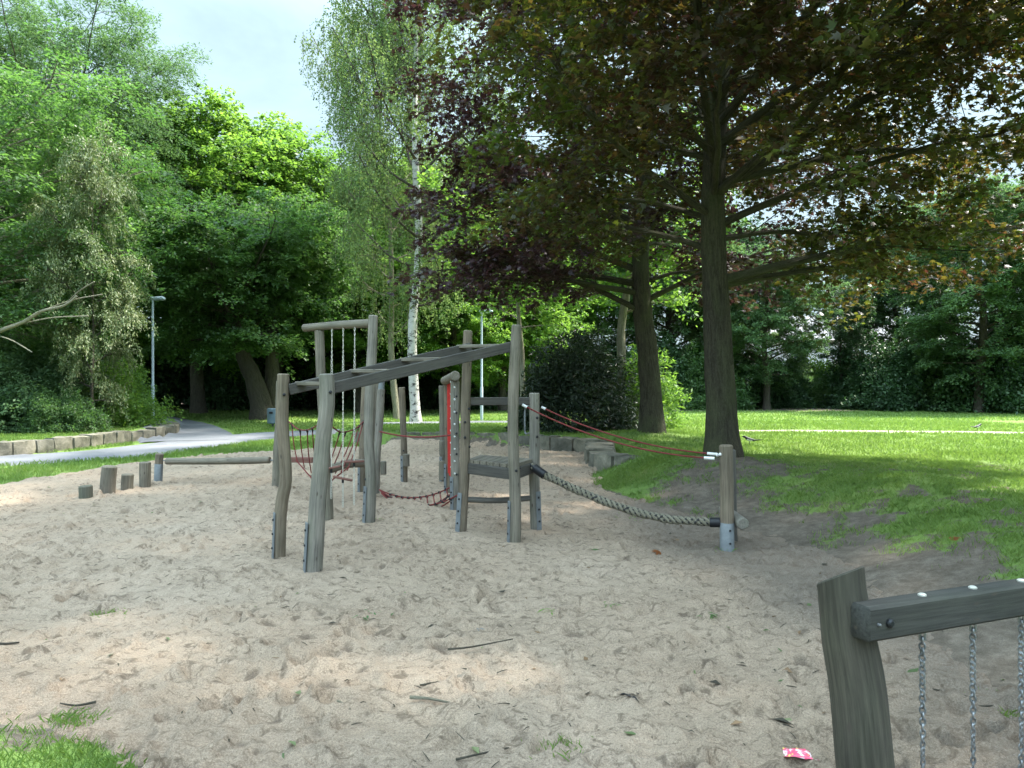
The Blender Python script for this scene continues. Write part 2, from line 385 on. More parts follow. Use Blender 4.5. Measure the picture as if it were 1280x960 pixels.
def stone_mat():
    m, nt = mat('sandstone_blocks'); n = N(nt); v = n('ShaderNodeTexCoord').outputs['Object']; geo = n('ShaderNodeNewGeometry')
    a = n.noise(v, 3.5, 6, .65, .5); b = n.noise(v, 30, 4, .7)
    c = n.ramp(a, [(.3, (.05, .052, .04)), (.5, (.125, .12, .098)), (.72, (.21, .198, .165))])
    c = n.mix(1., c, n.ramp(geo.outputs['Random Per Island'], [(0, (.75, .75, .72)), (1, (1.2, 1.15, 1.05))]), 'MULTIPLY')
    n.out(n.pbr(c, .92, n.bump(n.math('ADD', a, n.math('MULTIPLY', b, .4)), .9, .03))); return m
M['stone'] = stone_mat()

# ------------------------------------------------------------------ ground sheets
def grid(xs, ys):
    X, Y = np.meshgrid(xs, ys); nx, ny = len(xs), len(ys)
    i = np.arange(nx - 1); j = np.arange(ny - 1); I, J = np.meshgrid(i, j)
    q = np.stack([J * nx + I, J * nx + I + 1, (J + 1) * nx + I + 1, (J + 1) * nx + I], -1).reshape(-1, 4)
    return X, Y, q
def spaced(*segs):
    out = [np.arange(a, b, s) for a, b, s in segs]; out.append([segs[-1][1]]); return np.concatenate(out)
def gdip(sd): return .03 * smooth(-.3, -.02, sd) + .06 * smooth(.0, .35, sd)
def grassy(x, y):
    sd = sdist(SAND, x, y)
    g = smooth(.0, .25, -sd)
    # bare earth slope at the right of the sand
    xb = np.interp(y, [0, 3, 5, 6, 7, 8.5, 10, 11], [3.0, 2.9, 3.2, 3.4, 3.35, 3.1, 2.5, 1.8])
    bare = smooth(.6, -.6, x - xb) * smooth(1.3, 2.2, x) * smooth(11.0, 9.6, y)
    pat = vn(x * 1.1 + 3, y * 1.3, 5) * .6 + vn(x * 3.1, y * 3.3, 6) * .4
    fine = vn(x * 6.3, y * 6.9, 1)
    slope = smooth(12.6, 10.5, y) * smooth(1.8, 2.6, x)
    dens = 1 - slope * (.26 + .5 * np.clip(.62 - pat, 0, 1) + .35 * (fine - .5) * 2)
    dens = dens - bare * .85 + bare * .75 * smooth(.40, .75, pat * .6 + fine * .4)
    trunk = np.exp(-(((x - 3.0) / .9)**2 + ((y - 10.6) / .7)**2)) + .9 * np.exp(-(((x - 3.2) / .8)**2 + ((y - 16.4) / .6)**2)) + .8 * np.exp(-(((x - 2.8) / 1.1)**2 + ((y - 20.4) / .8)**2))
    dens = dens - .5 * np.clip(trunk, 0, 1)
    dens = dens + .25 * (pat - .5)
    dens = dens - smooth(4.9, 4.5, y) * smooth(.5, 0, x) * (.30 + .9 * (fine - .5))
    far = smooth(36, 42, y + .02 * x)
    return np.clip(g * dens - far * .9, 0, 1)
xs = spaced((-400, -60, 40), (-60, -20, 2), (-20, -4.2, .2), (-4.2, 1.2, .06), (1.2, 6.5, .05), (6.5, 24, .3), (24, 60, 2), (60, 400, 40))
ys = spaced((-60, -4, 4), (-4, 1.5, .5), (1.5, 12, .05), (12, 28, .15), (28, 60, .8), (60, 120, 6), (120, 700, 60))
X, Y, q = grid(xs, ys)
Z = H(X, Y); gr_ = grassy(X, Y); sd = sdist(SAND, X, Y)
near = smooth(16, 10, Y) * smooth(.5, 2, X) * smooth(9, 6, X)
Z = Z + near * (1 - gr_) * (fbm(X * 3, Y * 3, 4, 2) * .06) + near * fbm(X * 1.2, Y * 1.2, 3, 4) * .10
Z = Z - gdip(sd)
ground = new_mesh('ground', np.stack([X, Y, Z], -1).reshape(-1, 3), q, M['ground'], attrs={'grassy': gr_.ravel()})
tag(ground, 'green lawn and bare earth slope around the sandpit', None, None, 'structure')
def HG(x, y):
    x = np.asarray(x, float); y = np.asarray(y, float); g = grassy(x, y)
    near = smooth(16, 10, y) * smooth(.5, 2, x) * smooth(9, 6, x)
    return H(x, y) - gdip(sdist(SAND, x, y)) + near * (1 - g) * (fbm(x * 3, y * 3, 4, 2) * .06) + near * fbm(x * 1.2, y * 1.2, 3, 4) * .10

xs = spaced((-13.5, -7, .06), (-7, 3.1, .022))
yl = [.6]
while yl[-1] < 19: yl.append(yl[-1] + max(.016, min(.075, .0052 * yl[-1])))
ys = np.array(yl)
X, Y, q = grid(xs, ys)
Z = H(X, Y) * .9
Z += fbm(X * 1.1, Y * 1.1, 3, 3) * .05 + fbm(X * 5, Y * 6, 4, 1) * .026 + fbm(X * 13, Y * 15, 3, 5) * .034 * smooth(12, 6, Y)
rd = np.abs(fbm(X * 3.1 + 5, Y * 4.2, 4, 4)) ; Z -= .05 * np.clip(.09 - rd, 0, 1) * 3 * vn(X * .8, Y * .8, 2)
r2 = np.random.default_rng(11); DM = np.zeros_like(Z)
for _ in range(9000):       # footprints and scuffed hollows
    cy = .8 + 17.5 * r2.random()**1.25; cx = -9.5 + 12.3 * r2.random()
    a = r2.random() * math.pi; l = r2.uniform(.035, .11); w = l * r2.uniform(.35, .8); dp = l * r2.uniform(.10, .34) * (1.5 if r2.random() < .1 else 1)
    i0, i1 = np.searchsorted(xs, [cx - 3 * l, cx + 3 * l]); j0, j1 = np.searchsorted(ys, [cy - 3 * l, cy + 3 * l])
    if i1 - i0 < 2 or j1 - j0 < 2: continue
    xx = X[j0:j1, i0:i1] - cx; yy = Y[j0:j1, i0:i1] - cy
    u = (xx * math.cos(a) + yy * math.sin(a)) / l; v = (-xx * math.sin(a) + yy * math.cos(a)) / w
    rr = u * u + v * v; sk = 1 + .6 * u * r2.choice([-1, 1])
    Z[j0:j1, i0:i1] += dp * (-1.0 * np.exp(-rr**2.2 * 1.1) + .62 * np.exp(-((np.sqrt(rr) - 1.35) / .38)**2) * np.clip(sk, 0, 2))
    if r2.random() < .5: DM[j0:j1, i0:i1] = np.maximum(DM[j0:j1, i0:i1], r2.uniform(.3, 1.) * np.exp(-(((u - .3) / .8)**2 + ((v + .4) / .7)**2)**1.5))  # relief shade painted into random scuffs along with damp, turned-over sand
sd = sdist(SAND, X, Y) + .14 * (fbm(X * 2.2, Y * 2.2, 3, 6)) * 2
Z = Z + .012 * smooth(0, .1, sd) - .10 * smooth(0, .5, -sd)
for _ in range(9000):       # small clods and pock marks close by
    cy = 1.5 + 8.5 * r2.random()**1.2; cx = -6 + 8.8 * r2.random(); l = r2.uniform(.018, .05); w = l * r2.uniform(.5, 1); a = r2.random() * 3.14; dp = r2.uniform(-.010, .013)
    i0, i1 = np.searchsorted(xs, [cx - 2 * l, cx + 2 * l]); j0, j1 = np.searchsorted(ys, [cy - 2 * l, cy + 2 * l])
    if i1 - i0 < 1 or j1 - j0 < 1: continue
    xx = X[j0:j1, i0:i1] - cx; yy = Y[j0:j1, i0:i1] - cy
    Z[j0:j1, i0:i1] -= dp * np.exp(-((xx * math.cos(a) + yy * math.sin(a)) / l)**2 - ((-xx * math.sin(a) + yy * math.cos(a)) / w)**2)
for fx, fy, fd in [(347, 700, 6.72), (390, 716, 6.26), (642, 680, 7.34), (574, 665, 7.9), (671, 663, 8.0), (460, 655, 8.36), (909, 690, 7.0), (506, 604, 11.75), (412, 648, 8.55), (570, 641, 9.2), (468, 620, 10.5)]:
    wx = (fx - 640) / F * fd; q_ = np.exp(-(((X - wx) / .2)**2 + ((Y - fd) / .2)**2)); Z = Z * (1 - .8 * q_) + .018 * q_
# sand swept up round post feet is left uneven; worn dirty towards the right-hand slope, with foreground shade painted in
dirt_and_shade = np.clip(smooth(.9, 2.4, X + .25 * (vn(X * 1.5, Y * 1.5, 3) - .5) * 2 - np.interp(Y, [0, 4, 7, 9, 12], [.4, .3, -.3, -.6, .5])) + .4 * smooth(3.9, 3.0, Y + .3 * X) , 0, 1)
keep = (sd > -.5)
kq = keep.ravel()[q].any(axis=1)
sand = new_mesh('sand', np.stack([X, Y, Z], -1).reshape(-1, 3), q[kq], M['sand'], attrs={'dirt_and_shade': dirt_and_shade.ravel(), 'damp_and_shade': DM.ravel()})
tag(sand, 'trampled beige sand of the play area full of footprints', None, None, 'structure')
def HS(x, y):
    j = min(len(ys) - 1, max(0, int(np.searchsorted(ys, y)))); i = min(len(xs) - 1, max(0, int(np.searchsorted(xs, x)))); return float(Z[j, i])

def ribbon(name, P, wid, m, label, dz=.02, step=.4, wf=None):
    Q = crom([(a, b, 0) for a, b in P], step); T, U, B = frames(Q); sdv = np.stack([-T[:, 1], T[:, 0], 0 * T[:, 0]], -1)
    k = 9; V = []
    for j in range(k):
        u = (j / (k - 1) - .5)
        ww = wid if wf is None else wid * wf(np.linspace(0, 1, len(Q)))[:, None]
        p = Q + sdv * u * ww + sdv * (.08 * (vn(np.arange(len(Q)) * .7, np.full(len(Q), j * .1), 1) - .5)[:, None] if j in (0, k - 1) else 0)
        z = H(p[:, 0], p[:, 1]) + dz - (.05 if j in (0, k - 1) else 0); V.append(np.stack([p[:, 0], p[:, 1], z], -1))
    V = np.stack(V, 1); n = len(Q)
    Fc = np.array([[i * k + j, (i + 1) * k + j, (i + 1) * k + j + 1, i * k + j + 1] for i in range(n - 1) for j in range(k - 1)])
    o = new_mesh(name, V.reshape(-1, 3), Fc, m); tag(o, label, None, None, 'structure'); return o
ribbon('footpath', ROAD, 2.3, M['asphalt'], 'grey asphalt footpath past the sandpit and low stone wall', .024, wf=lambda t: np.interp(t, [0, .45, .7, 1], [1, 1.1, .8, .45]))
ribbon('footpath', ROAD2, 2.6, M['asphalt'], 'footpath branch turning off into the dark woods', .030)
ribbon('worn_track', [(5.6, 19.0), (8.5, 18.8), (13, 18.0), (19, 17.2), (28, 16.4)], .95, M['track'], 'pale worn track crossing the far lawn', .016)

# ------------------------------------------------------------------ leaves
def tmpl(kind):
    if kind == 'maple':
        V = [(0, 0, 0)]
        tips = [(.10, -.52), (.62, -.46), (1.0, 0), (.62, .46), (.10, .52)]
        nts = [(-.05, -.08), (.28, -.26), (.50, -.16), (.50, .16), (.28, .26), (-.05, .08)]
        for x, y in nts: V.append((x, y, .04))
        for x, y in tips: V.append((x, y, -.10 * abs(y) * 2))
        Fc = [(0, 1 + i, 7 + i, 2 + i) for i in range(5)]
        return np.array(V), np.array(Fc)
    if kind == 'ovate':
        return np.array([(0, 0, 0), (.35, -.24, .05), (1, 0, -.06), (.35, .24, .05), (.45, 0, 0)], float)[[0, 1, 2, 3, 4]], np.array([(0, 1, 2, 4), (0, 4, 2, 3)])
    if kind == 'long':
        return np.array([(0, 0, 0), (.45, -.13, .04), (1, 0, -.12), (.45, .13, .04), (.5, 0, 0)], float), np.array([(0, 1, 2, 4), (0, 4, 2, 3)])
    return np.array([(0, 0, 0), (.45, -.33, .04), (1, 0, 0), (.55, .33, -.03)], float), np.array([(0, 1, 2, 3)])
def nrmz(a): return a / (np.linalg.norm(a, axis=-1, keepdims=True) + 1e-9)
def leaves(P, D, size, kind, g, upw=1.0, jit=.8):
    """P positions, D outward directions; returns vertices, faces"""
    n = len(P); T, Fc = tmpl(kind)
    nr = nrmz(np.array([0, 0, upw]) + g.normal(0, jit, (n, 3)) + .25 * D)
    u = D + g.normal(0, .7, (n, 3)) + np.array([0, 0, -.25]); u = nrmz(u - nr * (u * nr).sum(1, keepdims=True)); v = np.cross(nr, u)
    s = (size * g.uniform(.65, 1.25, n))[:, None, None]
    V = P[:, None, :] + s * (T[None, :, 0:1] * u[:, None, :] + T[None, :, 1:2] * v[:, None, :] + T[None, :, 2:3] * nr[:, None, :])
    Fa = (Fc[None] + (np.arange(n) * len(T))[:, None, None]).reshape(-1, 4)
    return V.reshape(-1, 3), Fa
def sprays(C, Dr, L, m, g, width=.45, thick=.10, droop=.25):
    """m leaf points per spray, in flat drooping fans"""
    n = len(C); C = np.repeat(C, m, 0); Dq = np.repeat(Dr, m, 0); Lq = np.repeat(L, m)[:, None]
    sd = nrmz(np.cross(Dq, np.array([0, 0, 1.]) + 0 * Dq) + 1e-4)
    t = g.random((n * m, 1))**.8; w = g.uniform(-1, 1, (n * m, 1)) * np.sin(math.pi * np.clip(.12 + .85 * t, 0, 1)) * width * Lq
    P = C + Dq * t * Lq + sd * w + np.array([0, 0, 1.]) * (g.normal(0, 1, (n * m, 1)) * thick * Lq - droop * t * t * Lq - .25 * droop * np.abs(w))
    return P, nrmz(Dq + sd * np.sign(w) * .6)

class TreeGeo: pass
def grow(seed, Ht, r0, h0, Rc, nl=26, um=.35, e0=8, e1=65, sub=4.5, sl=.8, m=60, size=.13, kind='simple', droop=.25, lean=(0, 0), width=.45, thick=.1,
         curve=.15, hang=0., upw=1., jit=.8, limbs=None, topf=.25, squash=(1, 1), rfun=None, trunk_pts=None, dens=None):
    g = np.random.default_rng(seed); wood = MB()
    tp = [np.array([0, 0, -.15])]
    if trunk_pts: tp = [np.array(p, float) for p in trunk_pts]
    else:
        for k in range(1, 7):
            z = Ht * .96 * k / 6; tp.append(np.array([lean[0] * (k / 6)**1.3 + g.normal(0, .012) * Ht, lean[1] * (k / 6)**1.3 + g.normal(0, .012) * Ht, z]))
    TP = crom(tp, .25); tz = TP[:, 2]
    hh = np.clip(tz / Ht, 0, 1); rad = r0 * np.clip(1 - hh, .02, 1)**.75 * (1 + .42 * np.exp(-np.clip(tz, 0, 9) / (r0 * 1.0)))
    # root flare
    wood.tube(TP, rad, 18, True, .10, seed)
    trunk = wood
    br = MB()
    C = []; Dd = []; Ls = []
    def at(z): return np.array([np.interp(z, tz, TP[:, 0]), np.interp(z, tz, TP[:, 1]), z])
    specs = []
    if limbs: specs += limbs
    for i in range(nl):
        u = (i + .5) / nl; z = h0 + (Ht * .97 - h0) * u**.95; az = i * 2.39996 + g.normal(0, .3)
        f = math.sqrt(max(0, 1 - ((u - um) / (um if u < um else 1 - um))**2 * .93)); f = max(topf * (1 if u > .5 else 1.6), f)
        Lh = Rc * f * g.uniform(.72, 1.12); e = R(e0 + (e1 - e0) * u + g.normal(0, 6))
        dx, dy = math.cos(az) * squash[0], math.sin(az) * squash[1]
        if rfun: Lh *= rfun(az, u)
        specs.append((z, dx * Lh, dy * Lh, min(math.tan(e) * Lh, max(.3, (Ht - z) * .9 + .3))))
    for (z, dx, dy, dz) in specs:
        s = at(z); L = math.sqrt(dx * dx + dy * dy + dz * dz); dirv = np.array([dx, dy, dz]) / L
        t = np.linspace(0, 1, 9)[:, None]
        wob = np.cumsum(g.normal(0, .035 * L / 3, (9, 3)), 0) * np.sin(t * math.pi / 2)
        P = s + np.array([dx, dy, dz]) * t + np.array([0, 0, 1]) * (curve * L * (np.sin(t * math.pi)) * (-1 if dz > L * .4 else .6)) * .4 + wob
        rb = np.interp(z, tz, rad) * .42 * min(1, .35 + L / (Rc + .01) * .6)
        br.tube(P, np.linspace(rb, .012, 9) + .004, 8, True, .08, seed + int(z * 10))
        ns = max(3, int(L * sub)); hd = nrmz(np.array([dx, dy, 0.]) + 1e-5)
        for k in range(ns):
            tt = .22 + .78 * (k + g.random()) / ns; i = tt * 8; i0 = min(7, int(i)); p = P[i0] + (P[i0 + 1] - P[i0]) * (i - i0)
            sgn = 1 if k % 2 else -1; ang = sgn * R(g.uniform(25, 80)); c, sn = math.cos(ang), math.sin(ang)
            b = np.array([hd[0] * c - hd[1] * sn, hd[0] * sn + hd[1] * c, g.uniform(-.25, .5)])
            if g.random() < .25: b[2] += .7
            b = nrmz(b); lb = (Rc * .14 + L * .28 * (1.05 - tt)) * g.uniform(.5, 1.2)
            q1 = p + b * lb * .5 + g.normal(0, .04, 3); q2 = p + b * lb + np.array([0, 0, -.1 * lb])
            if dens is not None and g.random() > dens(q2): continue
            br.tube([p, q1, q2], [max(.008, rb * .22 * (1 - tt * .6)), .009, .005], 4, False)
            C.append(q2); Dd.append(b); Ls.append(sl * g.uniform(.7, 1.25))
            C.append(q1); Dd.append(nrmz(b + .9 * g.normal(0, .6, 3))); Ls.append(sl * g.uniform(.6, 1.1))
        C.append(P[-1]); Dd.append(dirv); Ls.append(sl)
    for k in range(6):
        C.append(at(Ht * (.9 + .018 * k))); Dd.append(nrmz(g.normal(0, 1, 3) + np.array([0, 0, .6]))); Ls.append(sl * .8)
    C = np.array(C); Dd = np.array(Dd); Ls = np.array(Ls)
    if hang:
        n = len(C); Pq = []; 
        mm = m; per = 5
        Cs = np.repeat(C, per, 0) + g.normal(0, .28, (n * per, 3)) * sl; ln = g.uniform(.4, 1.3, n * per) * hang
        t = g.random((n * per, mm // per)); Pq = Cs[:, None, :] + np.array([0, 0, -1.]) * (t * ln[:, None])[..., None] + g.normal(0, .035, (n * per, mm // per, 3)) + (np.repeat(Dd, per, 0)[:, None, :] * np.array([1, 1, 0])) * (t[..., None] * .25 - .1)
        P = Pq.reshape(-1, 3); DD = np.tile(np.array([0, 0, -1.]), (len(P), 1))
        for i in range(0, n * per, 4): br.tube([Cs[i], Cs[i] + np.array([0, 0, -ln[i]])], [.006, .003], 3, False)
    else:
        P, DD = sprays(C, Dd, Ls, m, g, width, thick, droop)
    V, Fa = leaves(P, DD, size, kind, g, upw, jit)
    t = TreeGeo(); t.trunk = trunk; t.br = br; t.V = V; t.F = Fa; t.tips = C; return t
def plant_tree(name, geo, loc, label, cat, bark, leaf, group=None, rot=0, scale=1.):
    root = thing(name, label, cat, (0, 0, 0), group)
    geo.trunk.build('trunk', bark, root); geo.br.build('branches', M['bark_dark'] if bark is M['birch'] else bark, root)
    c = new_mesh('crown', geo.V, geo.F, leaf, root, smoothf=False)
    root.location = loc; root.rotation_euler[2] = rot; root.scale = (scale,) * 3 if isinstance(scale, (int, float)) else scale
    return root
def copy_tree(root, loc, label, rot, scale, leaf=None):
    r = root.copy(); COL.objects.link(r); r.location = loc; r.rotation_euler[2] = rot; r.scale = (scale,) * 3 if isinstance(scale, (int, float)) else scale; r['label'] = label
    for ch in [o for o in bpy.data.objects if o.parent == root]:
        c = ch.copy(); COL.objects.link(c); c.parent = r
        if leaf is not None and ch.name.startswith('crown'):
            c.material_slots[0].link = 'OBJECT'; c.material_slots[0].material = leaf
    return r
def gp(px, d, z=None):
    x = (px - 640) / F * d
    return (x, d, float(H(np.array([x]), np.array([float(d)]))[0]) - .03)

# --- the two maples beside the sandpit
m1 = grow(21, 12.5, .225, 3.0, 6.0, nl=34, um=.35, e0=14, e1=62, sub=4.0, sl=.85, m=64, size=.100, kind='maple', droop=.3, width=.5, thick=.09, upw=1., jit=.5,
          limbs=[(2.55, 5.2, -.3, .75), (2.5, 3.4, 1.2, .15), (3.35, 3.9, -1.5, 1.3), (3.5, -2.6, -1.9, 1.6), (3.0, -2.2, 1.2, .9), (3.8, 1.5, -4.8, 2.3), (4.2, -1.2, -4.6, 2.4), (3.9, 4.6, -3.6, 1.6), (4.6, 3.0, 3.0, 2.0), (4.0, 5.6, 1.0, 1.1), (4.4, -3.0, -2.6, 2.2), (4.6, 5.4, -2.2, 1.8), (4.8, 2.6, -6.3, 2.5), (4.5, 4.4, -5.4, 2.2), (5.2, .6, -6.4, 3.2)], rfun=lambda az, u: (.72 if math.cos(az) < -.4 else 1.) * (.5 if math.sin(az) > .35 else 1),  # near limbs added to shade the sand, back limbs shortened to sunlight the lawn
          trunk_pts=[(.02, 0, -.2), (0, 0, .6), (-.05, .02, 1.8), (-.12, .0, 3.0), (-.1, 0, 4.5), (.05, .05, 6.5), (.1, 0, 9), (.15, .1, 12)])
t = plant_tree('maple_tree', m1, gp(902, 11.0), 'large dark maple with olive green leaves at the near edge of the sunny lawn', 'tree', M['bark'], M['l_maple'])
# orange young leaves at the ends of its right-hand limbs
g = np.random.default_rng(5)
tips = m1.tips[(m1.tips[:, 0] > 3.3) & (m1.tips[:, 2] < 4.6) & (np.abs(m1.tips[:, 1]) < 3)]
sel = tips[g.random(len(tips)) < .75]
if len(sel):
    P, DD = sprays(sel, nrmz(g.normal(0, 1, sel.shape) + np.array([.5, 0, 0])), np.full(len(sel), .4), 9, g)
    V, Fa = leaves(P, DD, .14, 'maple', g)
    new_mesh('young_leaves', V, Fa, M['l_orange'], t, smoothf=False).location = (0, 0, 0)
m2 = grow(33, 12.5, .25, 3.2, 5.0, nl=36, um=.42, e0=6, e1=60, sub=4.2, sl=.85, m=46, size=.12, kind='maple', droop=.3, width=.5, thick=.10, upw=1., jit=.5,
          limbs=[(2.7, -3.4, -.8, 1.2), (2.9, 3.0, -.6, 1.1), (3.3, -4.4, -.2, .3), (3.6, -4.7, .2, 1.3), (3.1, -3.8, -1.4, .1), (4.2, -4.4, -.8, 2.4), (4.6, -4.2, 1.5, 3.8)],
          trunk_pts=[(.05, 0, -.2), (.02, 0, .8), (-.05, 0, 1.8), (-.16, .05, 2.8), (-.2, 0, 4.2), (-.1, 0, 6), (-.1, .1, 9), (0, 0, 12)])
plant_tree('maple_tree', m2, gp(812, 16.7), 'purple leaved maple with tapering crown on the left, second trunk from the sandpit', 'tree', M['bark'], M['l_purple'])
m3 = grow(44, 8.5, .15, 3.0, 2.8, nl=18, sub=4.5, sl=.7, m=34, size=.13, kind='simple', lean=(.9, .2))
plant_tree('small_tree', m3, gp(766, 20.6), 'slim leaning tree with mossy trunk behind the dark round bush', 'tree', M['bark_pale'], M['l_bright'])
m4 = grow(45, 7, .10, 2.8, 2.4, nl=16, sub=4.5, sl=.7, m=34, size=.13, kind='simple', lean=(-.5, .2))
plant_tree('small_tree', m4, gp(657, 22.5), 'thin young tree left of the dark round bush', 'tree', M['bark_pale'], M['l_bright'])

shade_maple = grow(29, 11, .22, 3.6, 5.2, nl=30, um=.4, e0=14, e1=60, sub=3.6, sl=.9, m=40, size=.12, kind='maple', droop=.3, width=.5, thick=.1, jit=.5)  # unseen tree added for the shade it casts on the near sand
plant_tree('maple_tree', shade_maple, (8.3, 4.0, float(H(np.array([8.3]), np.array([4.0]))[0]) - .03), 'unseen maple added outside the right frame edge to shade the near sand', 'tree', M['bark'], M['l_maple'])
# --- birch
b1 = grow(51, 19, .18, 3.8, 3.6, nl=46, um=.35, e0=32, e1=72, sub=3.8, sl=.75, m=60, size=.085, kind='simple', hang=.85, upw=.2, jit=1., topf=.2, curve=.3, lean=(.2, 0))
plant_tree('birch_tree', b1, gp(520, 25.9), 'tall birch with white trunk and hanging pale leaves behind the stone edging', 'tree', M['birch'], M['l_birch'])
b2 = grow(52, 15.5, .13, 3.0, 2.4, nl=36, um=.4, e0=30, e1=70, sub=4.0, sl=.75, m=60, size=.085, kind='simple', hang=1.0, upw=.2, jit=1., topf=.2, lean=(-.9, 0), curve=.3)
plant_tree('birch_tree', b2, gp(497, 28.5), 'slender leaning birch left of the white trunked one', 'tree', M['bark_pale'], M['l_birch'])

# --- woods on the left
w1 = grow(61, 9.5, .22, 2.3, 4.5, nl=40, um=.42, e0=-4, e1=48, sub=4.0, sl=1.0, m=72, size=.135, kind='ovate', droop=.45, width=.5, thick=.07, jit=.45,
          limbs=[(2.2, 3.4, -1.0, .9), (3.0, 4.0, -.4, 1.2), (3.6, 3.9, -.8, 1.5)])
w1t = plant_tree('broadleaf_tree', w1, gp(-55, 20.5), 'bushy tree with drooping grey green sprays at the left edge above the bank', 'tree', M['bark_pale'], M['l_oak'])
bl = crom([np.array([-15.1, 20.4, 2.2]), W(-30, 428, 18.6), W(0, 414, 17.6), W(30, 402, 17.1), W(52, 389, 16.9), W(80, 382, 16.7), W(96, 370, 16.6)], .15)
mb = MB(); mb.tube(bl, np.linspace(.10, .022, len(bl)), 9, True, .12, 4)
for (i_, e_) in ((int(len(bl) * .72), W(110, 395, 16.4)), (int(len(bl) * .85), W(128, 368, 16.5)), (len(bl) - 3, W(118, 352, 16.6)), (int(len(bl) * .55), W(40, 440, 16.4))):
    mb.tube(crom([bl[i_], (bl[i_] + e_) / 2 + [0, 0, .06], e_], .15), .014, 5)
mb.build('bare_limb', M['bark_pale'], w1t)
w1b = grow(62, 5.6, .07, .5, 2.3, nl=20, um=.5, e0=0, e1=40, sub=5.5, sl=.8, m=115, size=.10, kind='ovate', droop=.5, thick=.08, jit=.5)
plant_tree('flowering_tree', w1b, gp(118, 19.8), 'pale olive flowering tree in front of the dark woods above the bank', 'tree', M['bark_dark'], M['l_olive'], scale=(.52, .6, 1.25))
w2 = grow(63, 15.5, .22, 4.0, 4.0, nl=34, um=.4, e0=20, e1=70, sub=4.2, sl=1.1, m=95, size=.16, kind='long', droop=.45, thick=.12, jit=.6)
plant_tree('ash_tree', w2, gp(70, 29), 'tall airy ash rising highest above the left woods', 'tree', M['bark_dark'], M['l_blue'])
big = grow(64, 14, .34, 2.6, 5.2, nl=46, um=.35, e0=0, e1=62, sub=3.4, sl=1.25, m=84, size=.19, kind='simple', droop=.35, thick=.07, jit=.45)
A = plant_tree('sycamore_tree', big, gp(248, 36), 'tall sycamore with lit yellow green top between the ash and the birch', 'tree', M['bark_dark'], M['l_bright'], 'trees of the woods', .5, .98)
o1 = grow(65, 7.4, .42, 2.7, 4.3, nl=42, um=.40, e0=-2, e1=50, sub=4.0, sl=1.05, m=84, size=.15, kind='simple', droop=.35, thick=.07, jit=.45, lean=(-1.2, 0),
          trunk_pts=[(.1, 0, -.2), (-.05, 0, .8), (-.35, 0, 1.8), (-.8, 0, 2.9), (-1.0, 0, 4.5), (-1.1, 0, 6.0), (-1.1, 0, 7.2)])
plant_tree('old_tree', o1, gp(326, 30.5), 'old dark green tree with thick trunk leaning left beside the litter bin', 'tree', M['bark_dark'], M['l_oak'])
o2 = grow(66, 8.6, .36, 3.2, 2.8, nl=24, um=.45, e0=8, e1=60, sub=4.4, sl=.85, m=60, size=.125, kind='simple', lean=(.8, .5))
plant_tree('old_tree', o2, gp(336, 31.5), 'old tree with upright trunk right against the left leaning one', 'tree', M['bark_dark'], M['l_oak'])
w4 = grow(67, 13.0, .20, 4.5, 3.2, nl=24, um=.5, e0=18, e1=66, sub=3.6, sl=1.1, m=60, size=.17, kind='simple', thick=.08, jit=.45)
B4 = plant_tree('broadleaf_tree', w4, gp(352, 38), 'open light green tree with sky showing between its limbs behind the old trees', 'tree', M['bark_dark'], M['l_bright'])

# --- further trees, copies of the sycamore, the open tree and the old tree
S = lambda loc, lab, rot, sc, leaf=None, src=A: copy_tree(src, loc, lab, rot, sc, leaf)
G2 = 'trees of the woods'
O1 = [o for o in bpy.data.objects if o.name.startswith('old_tree')][0]
for (px, d, sc, rot, leaf, src, lab) in [
    (150, 40, .95, 2.0, 'l_oak', A, 'mid green sycamore filling the woods behind the lamp post'),
    (-40, 38, 1.15, 1.0, 'l_oak', A, 'tall broadleaf tree in the corner beyond the drooping grey green tree'),
    (60, 47, 1.0, 4.4, 'l_dark', A, 'dark tree deep in the woods behind the ash'),
    (300, 45, .98, 3.2, 'l_bright', A, 'light green sycamore beyond the old leaning trunks'),
    (405, 42, .86, 5.1, 'l_bright', A, 'light green tree just left of the birch crown'),
    (470, 44, .80, 2.6, 'l_bright', A, 'bright green tree seen through the birch crown'),
    (560, 40, .90, .9, 'l_bright', A, 'bright green tree right of the birch trunk'),
    (610, 52, .9, 1.9, 'l_oak', A, 'green tree far beyond the second lamp post'),
    (660, 43, .80, 3.8, 'l_bright', A, 'bright green tree beyond the thin young tree'),
    (735, 48, .85, .3, 'l_oak', A, 'green tree beyond the dark round bush'),
    (840, 47, .8, 2.2, 'l_blue', A, 'blue green tree between the two maple trunks'),
    (958, 41, .58, 1.2, 'l_blue', A, 'spreading tree with forked trunk on the far lawn edge beside the olive maple'),
    (1225, 36.5, .74, 4.0, 'l_blue', A, 'wide layered tree with leaning trunk at the far right lawn edge'),
    (1330, 41, .85, 2.9, 'l_oak', A, 'dark broad tree cut off by the right frame edge'),
    (1120, 49, .72, 5.6, 'l_blue', A, 'blue green tree behind the dark thicket at the right'),
    (1051, 43, .52, .7, 'l_dark', B4, 'thin dark stemmed tree in front of the pale house'),
    (1092, 47, .9, 2.3, 'l_dark', B4, 'tall thin tree right of the pale house'),
    (900, 54, .85, 3.0, 'l_dark', A, 'dark tree hidden behind the olive maple trunk'),
    (448, 37, .60, .4, 'l_bright', A, 'low yellow green tree seen between the old trunks and the birch'),
    (572, 36, .56, 2.4, 'l_bright', A, 'low sunlit tree just right of the birch trunk'),
    (628, 39, .62, 4.6, 'l_bright', A, 'low sunlit tree behind the tall posts and second lamp'),
    (-150, 30, 1.0, 3.0, 'l_oak', A, 'broadleaf tree beyond the left frame edge'),
]:
    S(gp(px, d), lab, rot, sc, M[leaf], src)

